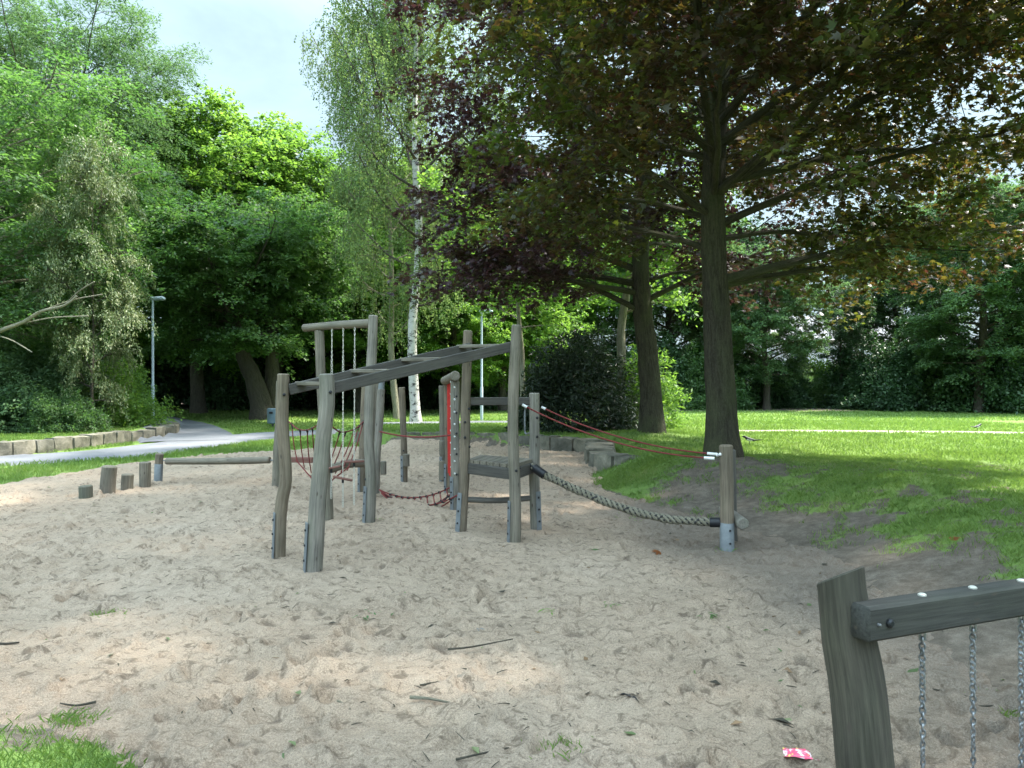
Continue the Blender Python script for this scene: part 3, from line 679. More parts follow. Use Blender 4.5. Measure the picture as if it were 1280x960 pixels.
# --- bushes
def bush_geo(seed, rx, ry, h, n, m, size, kind, sl=.4, droop=.3, upw=.9, hollow=.45, bot=0.):
    g = np.random.default_rng(seed)
    az = g.random(n) * 2 * math.pi; el = np.arcsin(g.uniform(bot, 1, n)); rr = g.uniform(hollow, 1, n)**.7
    dirs = np.stack([np.cos(az) * np.cos(el), np.sin(az) * np.cos(el), np.sin(el)], -1)
    lum = 1 + .32 * (vn(az * 1.6 + seed, el * 3 + 4, seed % 8) - .5) * 2
    C = dirs * np.array([rx, ry, h]) * (rr * lum)[:, None]
    C[:, 2] = np.abs(C[:, 2]) + .05
    Dd = nrmz(dirs + g.normal(0, .35, (n, 3)) + np.array([0, 0, .15]))
    P, DD = sprays(C, Dd, np.full(n, sl) * g.uniform(.6, 1.3, n), m, g, .5, .22, droop); P[:, 2] = np.maximum(P[:, 2], .02)
    V, Fa = leaves(P, DD, size, kind, g, upw, .8)
    st = MB()
    for i in range(14):
        e = C[g.integers(n)] * .8; st.tube(crom([(e[0] * .12, e[1] * .12, -.1), e * .5 + np.array([0, 0, .1]), e], .3), .025, 5)
    return V, Fa, st
def bush(name, geo, loc, label, cat, leaf, group=None, scale=1., rot=0):
    V, Fa, st = geo; root = thing(name, label, cat, (0, 0, 0), group)
    new_mesh('leaves', V, Fa, leaf, root, smoothf=False); st.build('stems', M['bark_dark'], root)
    root.location = loc; root.scale = (scale,) * 3 if isinstance(scale, (int, float)) else scale; root.rotation_euler[2] = rot; return root
def copy_bush(src, loc, label, rot, sc, leaf=None):
    r = src.copy(); COL.objects.link(r); r.location = loc; r.rotation_euler[2] = rot; r.scale = sc if isinstance(sc, tuple) else (sc,) * 3; r['label'] = label
    for ch in [o for o in bpy.data.objects if o.parent == src]:
        c = ch.copy(); COL.objects.link(c); c.parent = r
        if leaf is not None and ch.name.startswith('leaves'):
            c.material_slots[0].link = 'OBJECT'; c.material_slots[0].material = leaf
    return r
bush('laurel_bush', bush_geo(71, 1.45, 1.3, 2.15, 800, 30, .15, 'long', .38, .5, .5, .5, -.1), gp(716, 19.3), 'dark round evergreen bush on the lawn left of the maple trunks', 'bush', M['l_laurel'])
bush('light_bush', bush_geo(72, .75, .8, 2.1, 260, 30, .15, 'long', .4, .6, .5), gp(805, 20.8), 'light green bush glowing behind the second maple trunk', 'bush', M['l_bright'])
# bank thicket on the left: nettles and brambles
gb = bush_geo(73, 1.7, 1.3, 1.75, 620, 44, .10, 'ovate', .45, .3)
Bk = bush('bramble_bush', gb, gp(118, 21.8), 'yellow green bramble at the right end of the bank thicket', 'bush', M['l_bright'], 'bushes on the bank')
for px, d, sc, rot, leaf, lab in [(60, 20.6, (1.1, 1.0, 1.0), 1.2, 'l_blue', 'grey green bush in the middle of the bank above the wall'),
                                  (5, 19.4, (1.0, 1.0, .95), 2.5, 'l_blue', 'leafy bush at the left frame edge above the wall'),
                                  (95, 24.0, (1.3, 1.1, 1.35), 4.2, 'l_oak', 'taller bush behind the bramble on the bank'),
                                  (82, 18.9, (.55, .5, .55), 3.3, 'l_oak', 'low leafy bush at the foot of the pale olive tree'),
                                  (30, 23.5, (1.3, 1.1, 1.45), 5.2, 'l_oak', 'tall bush behind the grey green one on the bank'),
                                  (-60, 20, (1.3, 1.1, 1.3), .5, 'l_blue', 'bush just beyond the left frame edge')]:
    copy_bush(Bk, gp(px, d), lab, rot, sc, M[leaf])
# thicket closing the far side of the park
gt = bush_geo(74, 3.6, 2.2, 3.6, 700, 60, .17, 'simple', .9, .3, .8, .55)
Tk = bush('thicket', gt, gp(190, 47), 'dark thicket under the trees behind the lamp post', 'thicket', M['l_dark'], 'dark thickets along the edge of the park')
gi = [(60, 42, 1.1, 'in the woods left of the lamp post'), (130, 46, 1.3, 'behind the left bank bushes'), (255, 46, 1.25, 'under the sycamore right of the lamp post'), (318, 44, 1.15, 'behind the old leaning trunks'),
      (385, 45, 1.05, 'left of the swing chains'), (445, 44, .95, 'behind the chain climber'), (505, 46, 1.0, 'behind the birch trunk'), (565, 44, .9, 'right of the birch trunk'), (625, 45, .95, 'behind the second lamp post'),
      (690, 44, .9, 'behind the dark round bush'), (755, 45, .95, 'behind the leaning mossy trunk'), (825, 43, .85, 'between the two maples'), (880, 43, .85, 'behind the olive maple trunk'), (935, 43.5, .80, 'left of the forked tree'),
      (1090, 42, .85, 'right of the yellow green hedge'), (1145, 41, .95, 'in the deep shade of the far right lawn edge'), (1200, 39.5, .95, 'behind the leaning trunk at the right'), (1262, 38.5, 1.0, 'right of the leaning trunk'), (1320, 38, 1.1, 'beyond the right frame edge'),
      (985, 44.5, .62, 'right of the forked tree'), (1030, 44, .5, 'below the yellow green hedge')]
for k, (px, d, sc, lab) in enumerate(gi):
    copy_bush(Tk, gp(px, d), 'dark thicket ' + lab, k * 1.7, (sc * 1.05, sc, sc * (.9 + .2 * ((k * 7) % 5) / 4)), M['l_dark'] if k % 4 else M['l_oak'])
gh = bush_geo(75, 2.4, 1.2, 2.6, 420, 60, .14, 'simple', .7)
bush('hedge', gh, gp(1036, 46), 'sunlit yellow green hedge in front of the pale house', 'hedge', M['l_bright'])

# ------------------------------------------------------------------ grass blades
def blades(x, y, hgt, wid, g, lean=.35):
    n = len(x); z = HG(x, y) - .005; a = g.random(n) * 2 * math.pi; ca, sa = np.cos(a), np.sin(a)
    h = hgt * g.uniform(.5, 1.3, n); w = wid * g.uniform(.7, 1.3, n); lx = g.normal(0, lean, n) * h; ly = g.normal(0, lean, n) * h
    V = np.stack([np.stack([x - ca * w, y - sa * w, z], -1), np.stack([x + ca * w, y + sa * w, z], -1),
                  np.stack([x + ca * w * .6 + lx * .4, y + sa * w * .6 + ly * .4, z + h * .6], -1), np.stack([x + lx, y + ly, z + h], -1),
                  ], 1)
    Fa = (np.arange(n) * 4)[:, None] + np.array([0, 1, 2, 3])
    return V.reshape(-1, 3), Fa
g = np.random.default_rng(90); VV = []; FF = []; off = 0
def scatter(x0, x1, y0, y1, per, hgt, wid, ok=None, lean=.35):
    global off
    n = int((x1 - x0) * (y1 - y0) * per); x = g.uniform(x0, x1, n); y = g.uniform(y0, y1, n)
    p = grassy(x, y)
    cl = vn(x * 4, y * 4, 2) * .5 + vn(x * 11, y * 11, 3) * .5
    fd = np.clip(pdist(ROAD, x, y) - 1.1, -1, 1) ; fd2 = np.clip(pdist(ROAD2, x, y) - 1.3, -1, 1)
    k = (g.random(n) < np.clip((p - .12) * 1.3, 0, 1)**1.3 * np.clip(.25 + 1.5 * (cl - .25) / .5, .12, 1)) & (fd > 0) & (fd2 > 0) & (np.abs(x) < .74 * y + 1.5)
    tr = pdist(np.array([(5.6, 19.0), (8.5, 18.8), (13, 18.0), (19, 17.2), (28, 16.4)]), x, y); k &= (tr > .30 + .12 * g.random(n))
    if ok is not None: k &= ok(x, y)
    V, Fa = blades(x[k], y[k], hgt, wid, g, lean); VV.append(V); FF.append(Fa + off); off += len(V)
scatter(-3.6, 0, 2.2, 4.4, 9000, .038, .0022, lambda x, y: sdist(SAND, x, y) < -.02, .5)
scatter(1.2, 7, 2.5, 12.5, 4200, .045, .0035, None, .5)
scatter(7, 10, 8, 13, 1500, .06, .004)
scatter(-14, 1.3, 10.5, 19.5, 1000, .075, .005, lambda x, y: sdist(SAND, x, y) < .03)
scatter(1, 14, 12.5, 19, 800, .06, .006)
scatter(-16, 16, 19, 27, 330, .065, .010)
scatter(-22, 30, 27, 42, 75, .08, .018)
grass = new_mesh('grass', np.vstack(VV), np.vstack(FF), M['grass'], smoothf=False)
tag(grass, 'short green lawn grass growing round the sandpit and on the slope', 'grass', None, 'stuff')
# small tufts out on the sand and bare earth
def tuft(px, py, r, n, label, hgt=.032, z=0.0):
    d = D0(py, z); x0 = (px - 640) / F * d; gg = np.random.default_rng(int(px * 7 + py))
    x = x0 + gg.normal(0, r, n); y = d + gg.normal(0, r * .8, n)
    V, Fa = blades(x, y, hgt, .003, gg, .6)
    zz = HS(x0, d) if x0 < 2.2 else float(HG(np.array([x0]), np.array([d]))[0])
    V[:, 2] += zz - HG(np.array([x0]), np.array([d]))[0] + .004
    o = new_mesh('grass', V, Fa, M['grass'], loc=(x0, d, zz), smoothf=False); tag(o, label, 'grass', None, 'stuff')
for a in [(130, 771, .06, 90, 'thin grass tuft out on the sand left of the front post'), (1022, 728, .07, 160, 'grass tuft just left of the near leaning post'), (1012, 742, .05, 110, 'second tuft below the one left of the near leaning post'),
          (905, 690, .05, 60, 'small tuft at the foot of the metal sleeved post'), (468, 652, .05, 60, 'small tuft at the foot of the tall chain climber post'), (700, 940, .06, 90, 'sparse tuft at the bottom edge of the sand'),
          (800, 648, .12, 120, 'thin patch of grass under the braided rope'), (90, 900, .06, 200, 'grass tuft above the corner turf'), (1252, 890, .05, 200, 'tuft between the near chains at the right'), (1215, 860, .03, 80, 'little tuft beside the middle chain')]:
    tuft(*a)

# ------------------------------------------------------------------ stone edging
def stones(name, P, label, hgt, depth, seed, lo=.35, hi=.75, z0=0., side=1):
    g = np.random.default_rng(seed); Q = crom([(a, b, 0) for a, b in P], .02); L = np.concatenate([[0], np.cumsum(np.linalg.norm(np.diff(Q, axis=0), axis=1))])
    mb = MB(); s = 0
    base = (float(Q[0][0]), float(Q[0][1]), 0)
    while s < L[-1] - lo * .5:
        w = min(g.uniform(lo, hi), L[-1] - s); a = np.array([np.interp(s + .012, L, Q[:, k]) for k in range(2)]); b = np.array([np.interp(s + w - .012, L, Q[:, k]) for k in range(2)])
        t = (b - a) / np.linalg.norm(b - a); nn = np.array([-t[1], t[0]]) * side; ln = np.linalg.norm(b - a)
        nx, ny, nz = 7, 5, 5; hh = hgt * g.uniform(.88, 1.1); dd = depth * g.uniform(.85, 1.15); tw = g.uniform(-.03, .03)
        ids = {}; V = []; Fc = []
        def vid(i, j, k):
            key = (i, j, k)
            if key not in ids:
                u, v, w_ = i / nx - .5, j / ny - .5, k / nz - .5
                q = np.array([u, v, w_]); m_ = np.abs(q) * 2; rnd = (m_**22).sum()**(1 / 22); q2 = q / max(rnd, 1e-6) * max(m_) if rnd > 0 else q
                x = q2[0] * ln * .99; y = (q2[1] + .5) * dd + tw * q2[0]; z = (q2[2] + .5) * (hh + .12) - .12 + z0
                no = (vn(x * 7 + s * 3, z * 7 + y * 5, 1) - .5) * .05 + (vn(x * 19 + s * 3, z * 19 + y * 13, 2) - .5) * .02
                c = (a + b) / 2; x *= 1 + no * .3
                V.append((c[0] + t[0] * x + nn[0] * (y + no), c[1] + t[1] * x + nn[1] * (y + no), z + no * .7)); ids[key] = len(V) - 1
            return ids[key]
        for i in range(nx):
            for j in range(ny):
                Fc.append([vid(i, j, nz), vid(i + 1, j, nz), vid(i + 1, j + 1, nz), vid(i, j + 1, nz)])
        for i in range(nx):
            for k in range(nz):
                Fc.append([vid(i, 0, k), vid(i + 1, 0, k), vid(i + 1, 0, k + 1), vid(i, 0, k + 1)]); Fc.append([vid(i, ny, k), vid(i, ny, k + 1), vid(i + 1, ny, k + 1), vid(i + 1, ny, k)])
        for j in range(ny):
            for k in range(nz):
                Fc.append([vid(0, j, k), vid(0, j, k + 1), vid(0, j + 1, k + 1), vid(0, j + 1, k)]); Fc.append([vid(nx, j, k), vid(nx, j + 1, k), vid(nx, j + 1, k + 1), vid(nx, j, k + 1)])
        mb.add(V, Fc); s += w
    o = mb.build(name, M['stone'], loc=base); tag(o, label, 'stone wall'); return o
stones('stone_wall', LP[:-1], 'low stone block wall along the footpath below the bank', .29, .34, 1, .42, .62, 0, 1)
stones('stone_wall', [(-4.0, 18.9), (-2.7, 18.75), (-.7, 18.45), (.4, 17.6), (1.0, 16.9), (1.65, 16.45), (1.75, 15.9)], 'curved stone block edging at the back of the sandpit', .30, .40, 2, .45, .8)
stones('stone_wall', [(1.42, 14.0), (1.48, 13.45), (1.8, 13.0), (2.12, 12.85)], 'short stone block edging stepping down into the grass by the sandpit', .30, .42, 3, .5, .7)
stones('stone_wall', [(1.55, 15.7), (1.45, 14.9), (1.40, 14.15)], 'middle run of flat stone blocks linking the two edgings', .32, .5, 4, .45, .7)

# ------------------------------------------------------------------ playground
def postpts(spec, d, dtop=None):
    """spec: list of (px, py) bottom to top"""
    n = len(spec); out = []
    for i, (px, py) in enumerate(spec):
        out.append(W(px, py, d + ((dtop or d) - d) * i / (n - 1)))
    out[0] = out[0] - np.array([0, 0, .3]); return out
bolt_me = None
def bolt(parent, p, nrm, r=.011, name='bolt', m='black'):
    nrm = nrmz(np.array(nrm, float)); mb = MB(); p = np.array(p, float)
    mb.tube([p - nrm * .01, p + nrm * .006, p + nrm * .012], [r, r, r * .6], 8); return mb.build(name, M[m], parent)
def post(parent, spec, d, wpx, dtop=None, m='wood', name='post', seed=1, shoe=None, bolts=(), lump=.07, bot=1.0, top=1.0):
    P = crom(postpts(spec, d, dtop), .07); r = wpx / 2 / F * d; n = len(P)
    if m == 'wood': m = ('wood', 'wood2', 'wood3')[(seed * 7) % 3]
    mb = MB(); mb.tube(P, r * np.linspace(bot, top, n), 20, True, lump, seed, bevel=min(.012, r * .2)); o = mb.build(name, M[m], parent)
    if shoe:
        side, ztop = shoe; ang = R(side); c = np.array([math.sin(ang), -math.cos(ang), 0])   # 0 = towards the viewer, -90 = left
        zs = [-.08, ztop / 2, ztop]; pts = [np.array([np.interp(z, P[:, 2], P[:, 0]), np.interp(z, P[:, 2], P[:, 1]), z]) + c * (r * bot * 1.06) for z in zs]
        s = MB(); s.box(pts[0], pts[2], r * 1.15, .009, up=c, bev=.002); s.build('steel_shoe', M['steel'], o)
        for k in range(3):
            z = ztop * (.25 + .3 * k); pp = np.array([np.interp(z, P[:, 2], P[:, 0]), np.interp(z, P[:, 2], P[:, 1]), z]) + c * (r * bot * 1.06 + .003)
            bolt(o, pp, c, .012)
    for (z, a) in bolts:
        c = np.array([math.sin(R(a)), -math.cos(R(a)), 0]); pp = np.array([np.interp(z, P[:, 2], P[:, 0]), np.interp(z, P[:, 2], P[:, 1]), z]) + c * r * 1.0
        bolt(o, pp, c, .014, 'bolt_cap')
    return o, P, r
def sag(a, b, s, n=24):
    a = np.array(a, float); b = np.array(b, float); t = np.linspace(0, 1, n)[:, None]; return a + (b - a) * t - np.array([0, 0, 1]) * s * 4 * t * (1 - t)

# -- sloping climbing frame with triangular platform
cf = thing('climbing_structure', 'weathered log climbing frame with two sloping beams and a small platform', 'climbing frame', (-.6, 7.2, 0))
p1, P1, r1 = post(cf, [(347.5, 700), (351, 640), (357, 600), (355.5, 560), (353, 520), (354, 467)], 6.72, 15, seed=1, m='wood', shoe=(-60, .42), bolts=[(1.47, 30)])
p2, P2, r2_ = post(cf, [(390, 716), (396, 640), (400, 590), (404, 545), (409, 505), (408, 467)], 6.26, 21.5, seed=2, shoe=(-65, .42), bolts=[(1.50, 35)], lump=.10, bot=1.03, top=.86)
p3, P3, r3 = post(cf, [(642, 680), (644, 620), (641.5, 560), (642, 480), (646, 406)], 7.34, 14, seed=3, shoe=(-70, .42), bolts=[(.72, 20), (.74, 90)], bot=1.1, top=.9)
p4, P4, r4 = post(cf, [(574, 666), (580, 610), (581.5, 560), (582, 500), (585, 413)], 7.9, 12.5, seed=4, shoe=(-40, .42), bolts=[(1.0, 0), (1.16, 0), (.9, 60), (1.3, 50)], bot=1.08, top=.92)
p5, P5, r5 = post(cf, [(671, 664), (668, 610), (668, 560), (668, 491)], 8.0, 13, seed=5, shoe=(40, .42), bolts=[(1.0, 30), (1.2, 30)])
def on(P, z): return np.array([np.interp(z, P[:, 2], P[:, 0]), np.interp(z, P[:, 2], P[:, 1]), z])
# beams
a = W(411, 486, 6.33); b = W(638, 433.5, 7.36); mb = MB(); mb.box(a, b, .05, .098, seed=1, nseg=6); mb.build('sloping_beam', M['beam'], cf)
a2 = W(362, 487, 6.74) + np.array([0, -.02, 0]); b2 = W(589, 434.5, 7.86) + np.array([0, -.05, 0]); mb = MB(); mb.box(a2, b2, .05, .098, seed=2, nseg=6); mb.build('sloping_beam', M['beam'], cf)
for k, t_ in enumerate((.02, .30, .58, .93)):
    q1 = a + (b - a) * t_; q2 = a2 + (b2 - a2) * (t_ * .97 + .03); dv = nrmz(q2 - q1); up = np.array([0, 0, .034])
    mb = MB(); mb.box(q1 + up - dv * .02, q2 + up + dv * .02, .075, .035, seed=k); mb.build('rung', M['cord'] if k == 9 else M['wood'], cf)
# platform (triangular deck)
def fl(p, z): return np.array([p[0], p[1], z])
zt = .765
T0 = fl(on(P4, zt), zt) + np.array([.02, .0, 0]); T1 = fl(on(P3, zt), zt) + np.array([0, .05, 0]); T2 = fl(on(P5, zt), zt) + np.array([-.01, -.02, 0]); T3 = T0 + np.array([.12, .5, 0])
deck = MB()
ctr = (T0 + T1 + T2 + T3) / 4
for k in range(7):
    u0, u1 = k / 7 + .008, (k + 1) / 7 - .008
    A0 = T0 * (1 - u0) + T1 * u0; A1 = T0 * (1 - u1) + T1 * u1; B0 = T3 * (1 - u0) + T2 * u0; B1 = T3 * (1 - u1) + T2 * u1
    V = [A0, A1, B1, B0]; V = V + [v - np.array([0, 0, .035]) for v in V]
    deck.add(V, [[0, 1, 2, 3], [7, 6, 5, 4], [0, 4, 5, 1], [1, 5, 6, 2], [2, 6, 7, 3], [3, 7, 4, 0]], [np.array([v[1], v[2], v[0]]) for v in V])
deck.build('deck', M['wood'], cf, smoothf=False)
for k, (q1, q2) in enumerate(((T0, T1), (T1, T2), (T3, T2))):
    mb = MB(); z_ = np.array([0, 0, -.092]); mb.box(q1 + z_, q2 + z_, .04, .11, seed=5 + k); mb.build('platform_edge', M['beam'], cf)
mb = MB(); mb.tube(crom([fl(on(P4, .60), .655) + [0, .04, 0], (T0 + T1) / 2 + [0, .02, -.125], fl(on(P3, .6), .655) + [0, .04, 0]], .1), .022, 8, lump=.1); mb.build('cross_bar', M['wood_dark'], cf)
mb = MB(); mb.tube(crom([fl(on(P4, .34), .345), (on(P4, .34) + on(P5, .34)) / 2 * [1, 1, 0] + [0, 0, .325], fl(on(P5, .34), .35)], .1), .030, 9, lump=.12, seed=3); mb.build('cross_bar', M['wood_dark'], cf)
mb = MB(); mb.box(fl(on(P4, 1.375), 1.375) + [0, .02, 0], fl(on(P5, 1.375), 1.375) + [0, .02, 0], .05, .085, seed=9); mb.build('back_rail', M['beam'], cf)
mb = MB(); mb.tube(crom([W(664, 540, 8.1), W(657, 542, 8.3), W(656, 530, 8.3), W(657, 510, 8.3), W(664, 507, 8.1)], .03), .010, 8); mb.build('grab_handle', M['steel'], cf)

# -- braided rope bridge
rb = thing('rope_bridge', 'thick braided rope walkway with two red hand ropes running down to the metal sleeved post', 'rope bridge', (1.2, 7.4, 0))
ra = W(664, 583, 7.85); re = W(899, 653, 7.03)
C = np.vstack([ra, W(680, 593, 7.75), W(720, 612, 7.6), W(770, 632, 7.4), W(830, 648, 7.2), re]); C = crom(C, .01)
T, U, B = frames(C); L = np.concatenate([[0], np.cumsum(np.linalg.norm(np.diff(C, axis=0), axis=1))])
def strand(i, sg, off):
    ph = sg * L / .17 * 2 * math.pi + i * 2 * math.pi / 3 + off; rr = .0245 + .0045 * np.sin(3 * ph * .5)
    return C + rr[:, None] * (np.cos(ph)[:, None] * U + np.sin(ph)[:, None] * B)
mb = MB()
for sg in (1, -1):
    for i in range(3): mb.mat = 0 if sg > 0 else 1; mb.tube(strand(i, sg, .5 * (sg < 0))[::2], .0185 if sg > 0 else .013, 6)
mb.build('braided_rope', [M['rope'], M['rope2']], rb)
mb = MB(); mb.box(ra - [.02, 0, -.01], W(676, 590, 7.76), .06, .055, seed=3); mb.tube([W(668, 585, 7.8), W(681, 594, 7.74)], .047, 10); mb.build('rope_clamp', M['black'], rb)
mb = MB(); mb.tube([W(887, 653, 7.05), W(900, 653, 7.03)], .046, 12); mb.build('rope_clamp', M['black'], rb)
h1a, h1b = W(653, 506, 7.45), W(893, 573, 6.98); h2a, h2b = W(677, 509, 8.05), W(897, 568, 7.10)
for (x0, x1, sg) in ((h1a, h1b, .11), (h2a, h2b, .09)):
    Pq = sag(x0, x1, sg, 40); mb = MB(); mb.tube(Pq, .0075, 8); hr = mb.build('hand_rope', M['red'], rb)
    for e in (1, -3): 
        mb = MB(); mb.tube([Pq[e - 1 if e > 0 else e], Pq[e + (0 if e > 0 else 2)] if e < 0 else Pq[e]], .014, 8); mb.build('ferrule', M['white'], hr)
ep = thing('end_post', 'round grey post with metal sleeve holding the lower end of the braided rope', 'post', (float(W(909, 690, 7)[0]), 7.0, 0))
_, PE, rE = post(ep, [(909, 690), (908.5, 620), (907.5, 556)], 7.0, 17, seed=7, lump=.02)
mb = MB(); mb.tube([on(PE, -.1), on(PE, .27), on(PE, .275)], [rE * 1.04, rE * 1.04, rE * .98], 24); sl_ = mb.build('steel_sleeve', M['steel'], ep)
for z in (.09, .21): bolt(sl_, on(PE, z) + [.01, -rE * 1.02, 0], (0, -1, 0), .01)
for z in (1.07, 1.035):
    bolt(ep, on(PE, .9) + [-rE, -.02 if z > 1.05 else .07, (z - 1.05) * .5], (-1, 0, 0), .014, 'rope_eye', 'white')
ep2 = thing('end_post', 'darker post standing half hidden right behind the metal sleeved post', 'post', (float(W(915, 683, 7.25)[0]), 7.3, 0))
post(ep2, [(916, 676), (914, 620), (913, 562)], 7.35, 13, seed=8, lump=.02, m='wood_dark')
lg = MB(); p = W(929, 655, 6.9); lp_ = crom([p, p + [.0, .30, .01], p + [-.01, .6, .03]], .06); lg.tube(lp_, [.056] * len(lp_), 18, True, .03, 4, bevel=.01)
o = lg.build('log', M['wood3'], loc=(float(p[0]), 7.5, .05)); tag(o, 'short log lying beside the metal sleeved post with its cut end in view', 'log')

# -- chain climber
def chain(mb, a, b, ll=.034, wr=.0035, seg=10, w=.011):
    a = np.array(a, float); b = np.array(b, float); Lh = np.linalg.norm(b - a); n = int(Lh / (ll * .78)); d = (b - a) / Lh
    s1 = nrmz(np.cross(d, [0.3, 1, 0.])); s2 = np.cross(d, s1); th = np.linspace(0, 2 * math.pi, seg, endpoint=False)
    for i in range(n):
        c = a + (b - a) * (i + .5) / n; tw = i * .12; u_, v_ = (s1, s2) if i % 2 else (s2, s1)
        u_ = u_ * math.cos(tw) + v_ * math.sin(tw); v_ = np.cross(d, u_)
        ring = [c + d * (ll / 2) * math.sin(x) * 1.0 + u_ * w * math.cos(x) for x in th]; V = []; m_ = 5
        for k in range(seg):
            tg = nrmz(ring[(k + 1) % seg] - ring[k - 1]); nn = v_; bb = np.cross(tg, nn)
            for j in range(m_): q = 2 * math.pi * j / m_; V.append(ring[k] + wr * (math.cos(q) * nn + math.sin(q) * bb))
        Fc = [[k * m_ + j, k * m_ + (j + 1) % m_, ((k + 1) % seg) * m_ + (j + 1) % m_, ((k + 1) % seg) * m_ + j] for k in range(seg) for j in range(m_)]
        mb.add(V, Fc)
cc = thing('chain_climber', 'tall log goal frame with three hanging chains and small steps', 'chain climber', (-1.8, 8.4, 0))
_, P6, r6 = post(cc, [(460, 655), (463.5, 600), (461, 550), (463, 480), (467, 394)], 8.36, 13.5, seed=11, shoe=(-55, .42), bolts=[(.5, -60)], bot=1.05, top=.88)
_, P7, r7 = post(cc, [(412, 648), (409, 600), (404, 520), (401, 470), (399, 413)], 8.55, 11.5, seed=12)
tl = crom([W(379, 410, 8.58), W(420, 406.5, 8.48), W(463, 404, 8.4)], .07); mb = MB(); mb.tube(tl, np.linspace(.044, .048, len(tl)), 16, True, .05, 13, bevel=.008); mb.build('top_log', M['wood'], cc)
bolt(cc, on(P7, 1.95) + [-.05, 0, 0], (-1, 0, 0), .016, 'bolt_cap', 'wood')
for k, (pt, pb, st) in enumerate([((415, 408), (414, 623), (419, 585)), ((429, 408), (428.5, 634), (428.5, 597.5)), ((443.5, 407), (442.5, 631), (442.5, 577))]):
    d = 8.47 - .03 * k; mb = MB(); chain(mb, W(*pt, d), W(*pb, d), .034, .0032, 8, .009); mb.build('chain', M['cord'], cc)
    s0 = W(*st, d); w_ = .105; tl_ = (.035, -.05, .0)[k]; cx = W(pb[0], st[1], d)
    mb = MB(); mb.box(cx + [-w_ - (.0 if k else -.03), -.02 * k, -tl_ * .4], cx + [w_, .02 * k, tl_ * .6], .07, .022, seed=k); stp = mb.build('step', M['red_wood'], cc)
    mb = MB(); mb.tube([cx - [0, 0, .01], cx - [0, 0, .055]], .014, 8); mb.build('step_clamp', M['dark_steel'], stp)

# -- red rope V bridge behind the chains
vb = thing('rope_bridge', 'red rope bridge with slanting ropes and black knots above a curved foot log', 'rope bridge', (-2.3, 9.8, 0))
pp0, P0, r0 = post(vb, [(345, 609), (348, 570), (351, 520), (352, 476)], 11.2, 13, seed=21, m='wood')
_, P9, r9 = post(vb, [(453, 614), (453, 580), (455, 520), (457, 478)], 10.8, 9.5, seed=22, shoe=(-50, .45))
def knot(parent, p, dv, m='black', r=.016, l=.07):
    mb = MB(); dv = nrmz(np.array(dv)); mb.tube([p - dv * .01, p + dv * l], [r, r * .45], 7); mb.build('knot', M[m], parent)
left = crom([W(361, 527, 10.2), W(372, 536, 10.0), W(384, 537.5, 9.7), W(396, 532, 9.4), W(403, 524, 9.2)], .08); right = crom([W(456, 525, 10.6), W(447, 534, 10.2), W(436, 539, 9.9), W(425, 540, 9.6), W(416, 534, 9.3)], .08)
bot_ = crom([W(370, 575, 10.4), W(392, 600, 10.1), W(405, 607, 9.8), W(420, 596, 9.6), W(436, 584, 9.5)], .08)
for Pq in (left, right):
    mb = MB(); mb.tube(Pq, .009, 7); mb.build('hand_rope', M['red'], vb)
mb = MB(); mb.tube(bot_, .009, 7); mb.build('foot_rope', M['red'], vb)
for k in range(5):
    q = left[int((.12 + .19 * k) * (len(left) - 1))]; e = W(372 + 8.5 * k, 578 + 6.5 * k - max(0, k - 3) * 8, 10.0)
    mb = MB(); mb.tube(crom([q, (q + e) / 2 + [-.01, 0, -.02], e], .1), .0075, 6); h_ = mb.build('hanger_rope', M['red'], vb); knot(h_, q, e - q)
    q = right[int((.14 + .17 * k) * (len(right) - 1))]; e = W(434 - 7.5 * k, 588 + 2 * k, 9.8)
    mb = MB(); mb.tube(crom([q, (q + e) / 2 + [.01, 0, -.02], e], .1), .0075, 6); h_ = mb.build('hanger_rope', M['red'], vb); knot(h_, q, e - q)
mb = MB(); lgp = crom([W(408, 588, 9.7), W(432, 580.5, 10.0), W(452, 579, 10.3), W(468, 580, 10.5)], .07); mb.tube(lgp, .058, 14, True, .06, 3, bevel=.01); mb.build('foot_log', M['wood'], vb)
mb = MB(); mb.box(W(361, 574.5, 10.8), W(393, 575, 10.5), .10, .075, seed=31); mb.build('foot_plank', M['red_wood'], vb)

# -- balance beam at the left
bb_ = thing('balance_beam', 'grey log balance beam hung on wires between a metal sleeved post and the rope bridge', 'balance beam', (-4.6, 11.6, 0))
_, PS, rS = post(bb_, [(197, 602), (198, 590), (199.5, 567)], 11.8, 9.5, seed=25, lump=.03)
mb = MB(); mb.tube([on(PS, -.05), on(PS, .28), on(PS, .285)], [rS * 1.06, rS * 1.06, rS], 16); mb.build('steel_sleeve', M['steel'], bb_)
q1, q2 = W(208, 576.5, 11.8), W(337.5, 575, 11.45); mb = MB(); mb.tube(crom([q1, (q1 + q2) / 2 + [0, 0, -.01], q2], .12), .052, 16, True, .03, 26, bevel=.008); mb.build('log', M['wood'], bb_)
for e1, e2 in ((W(200, 574, 11.8), q1), (q2, W(346, 576, 11.3))):
    mb = MB(); mb.tube([e1, e2], .010, 6); mb.build('wire', M['steel'], bb_)
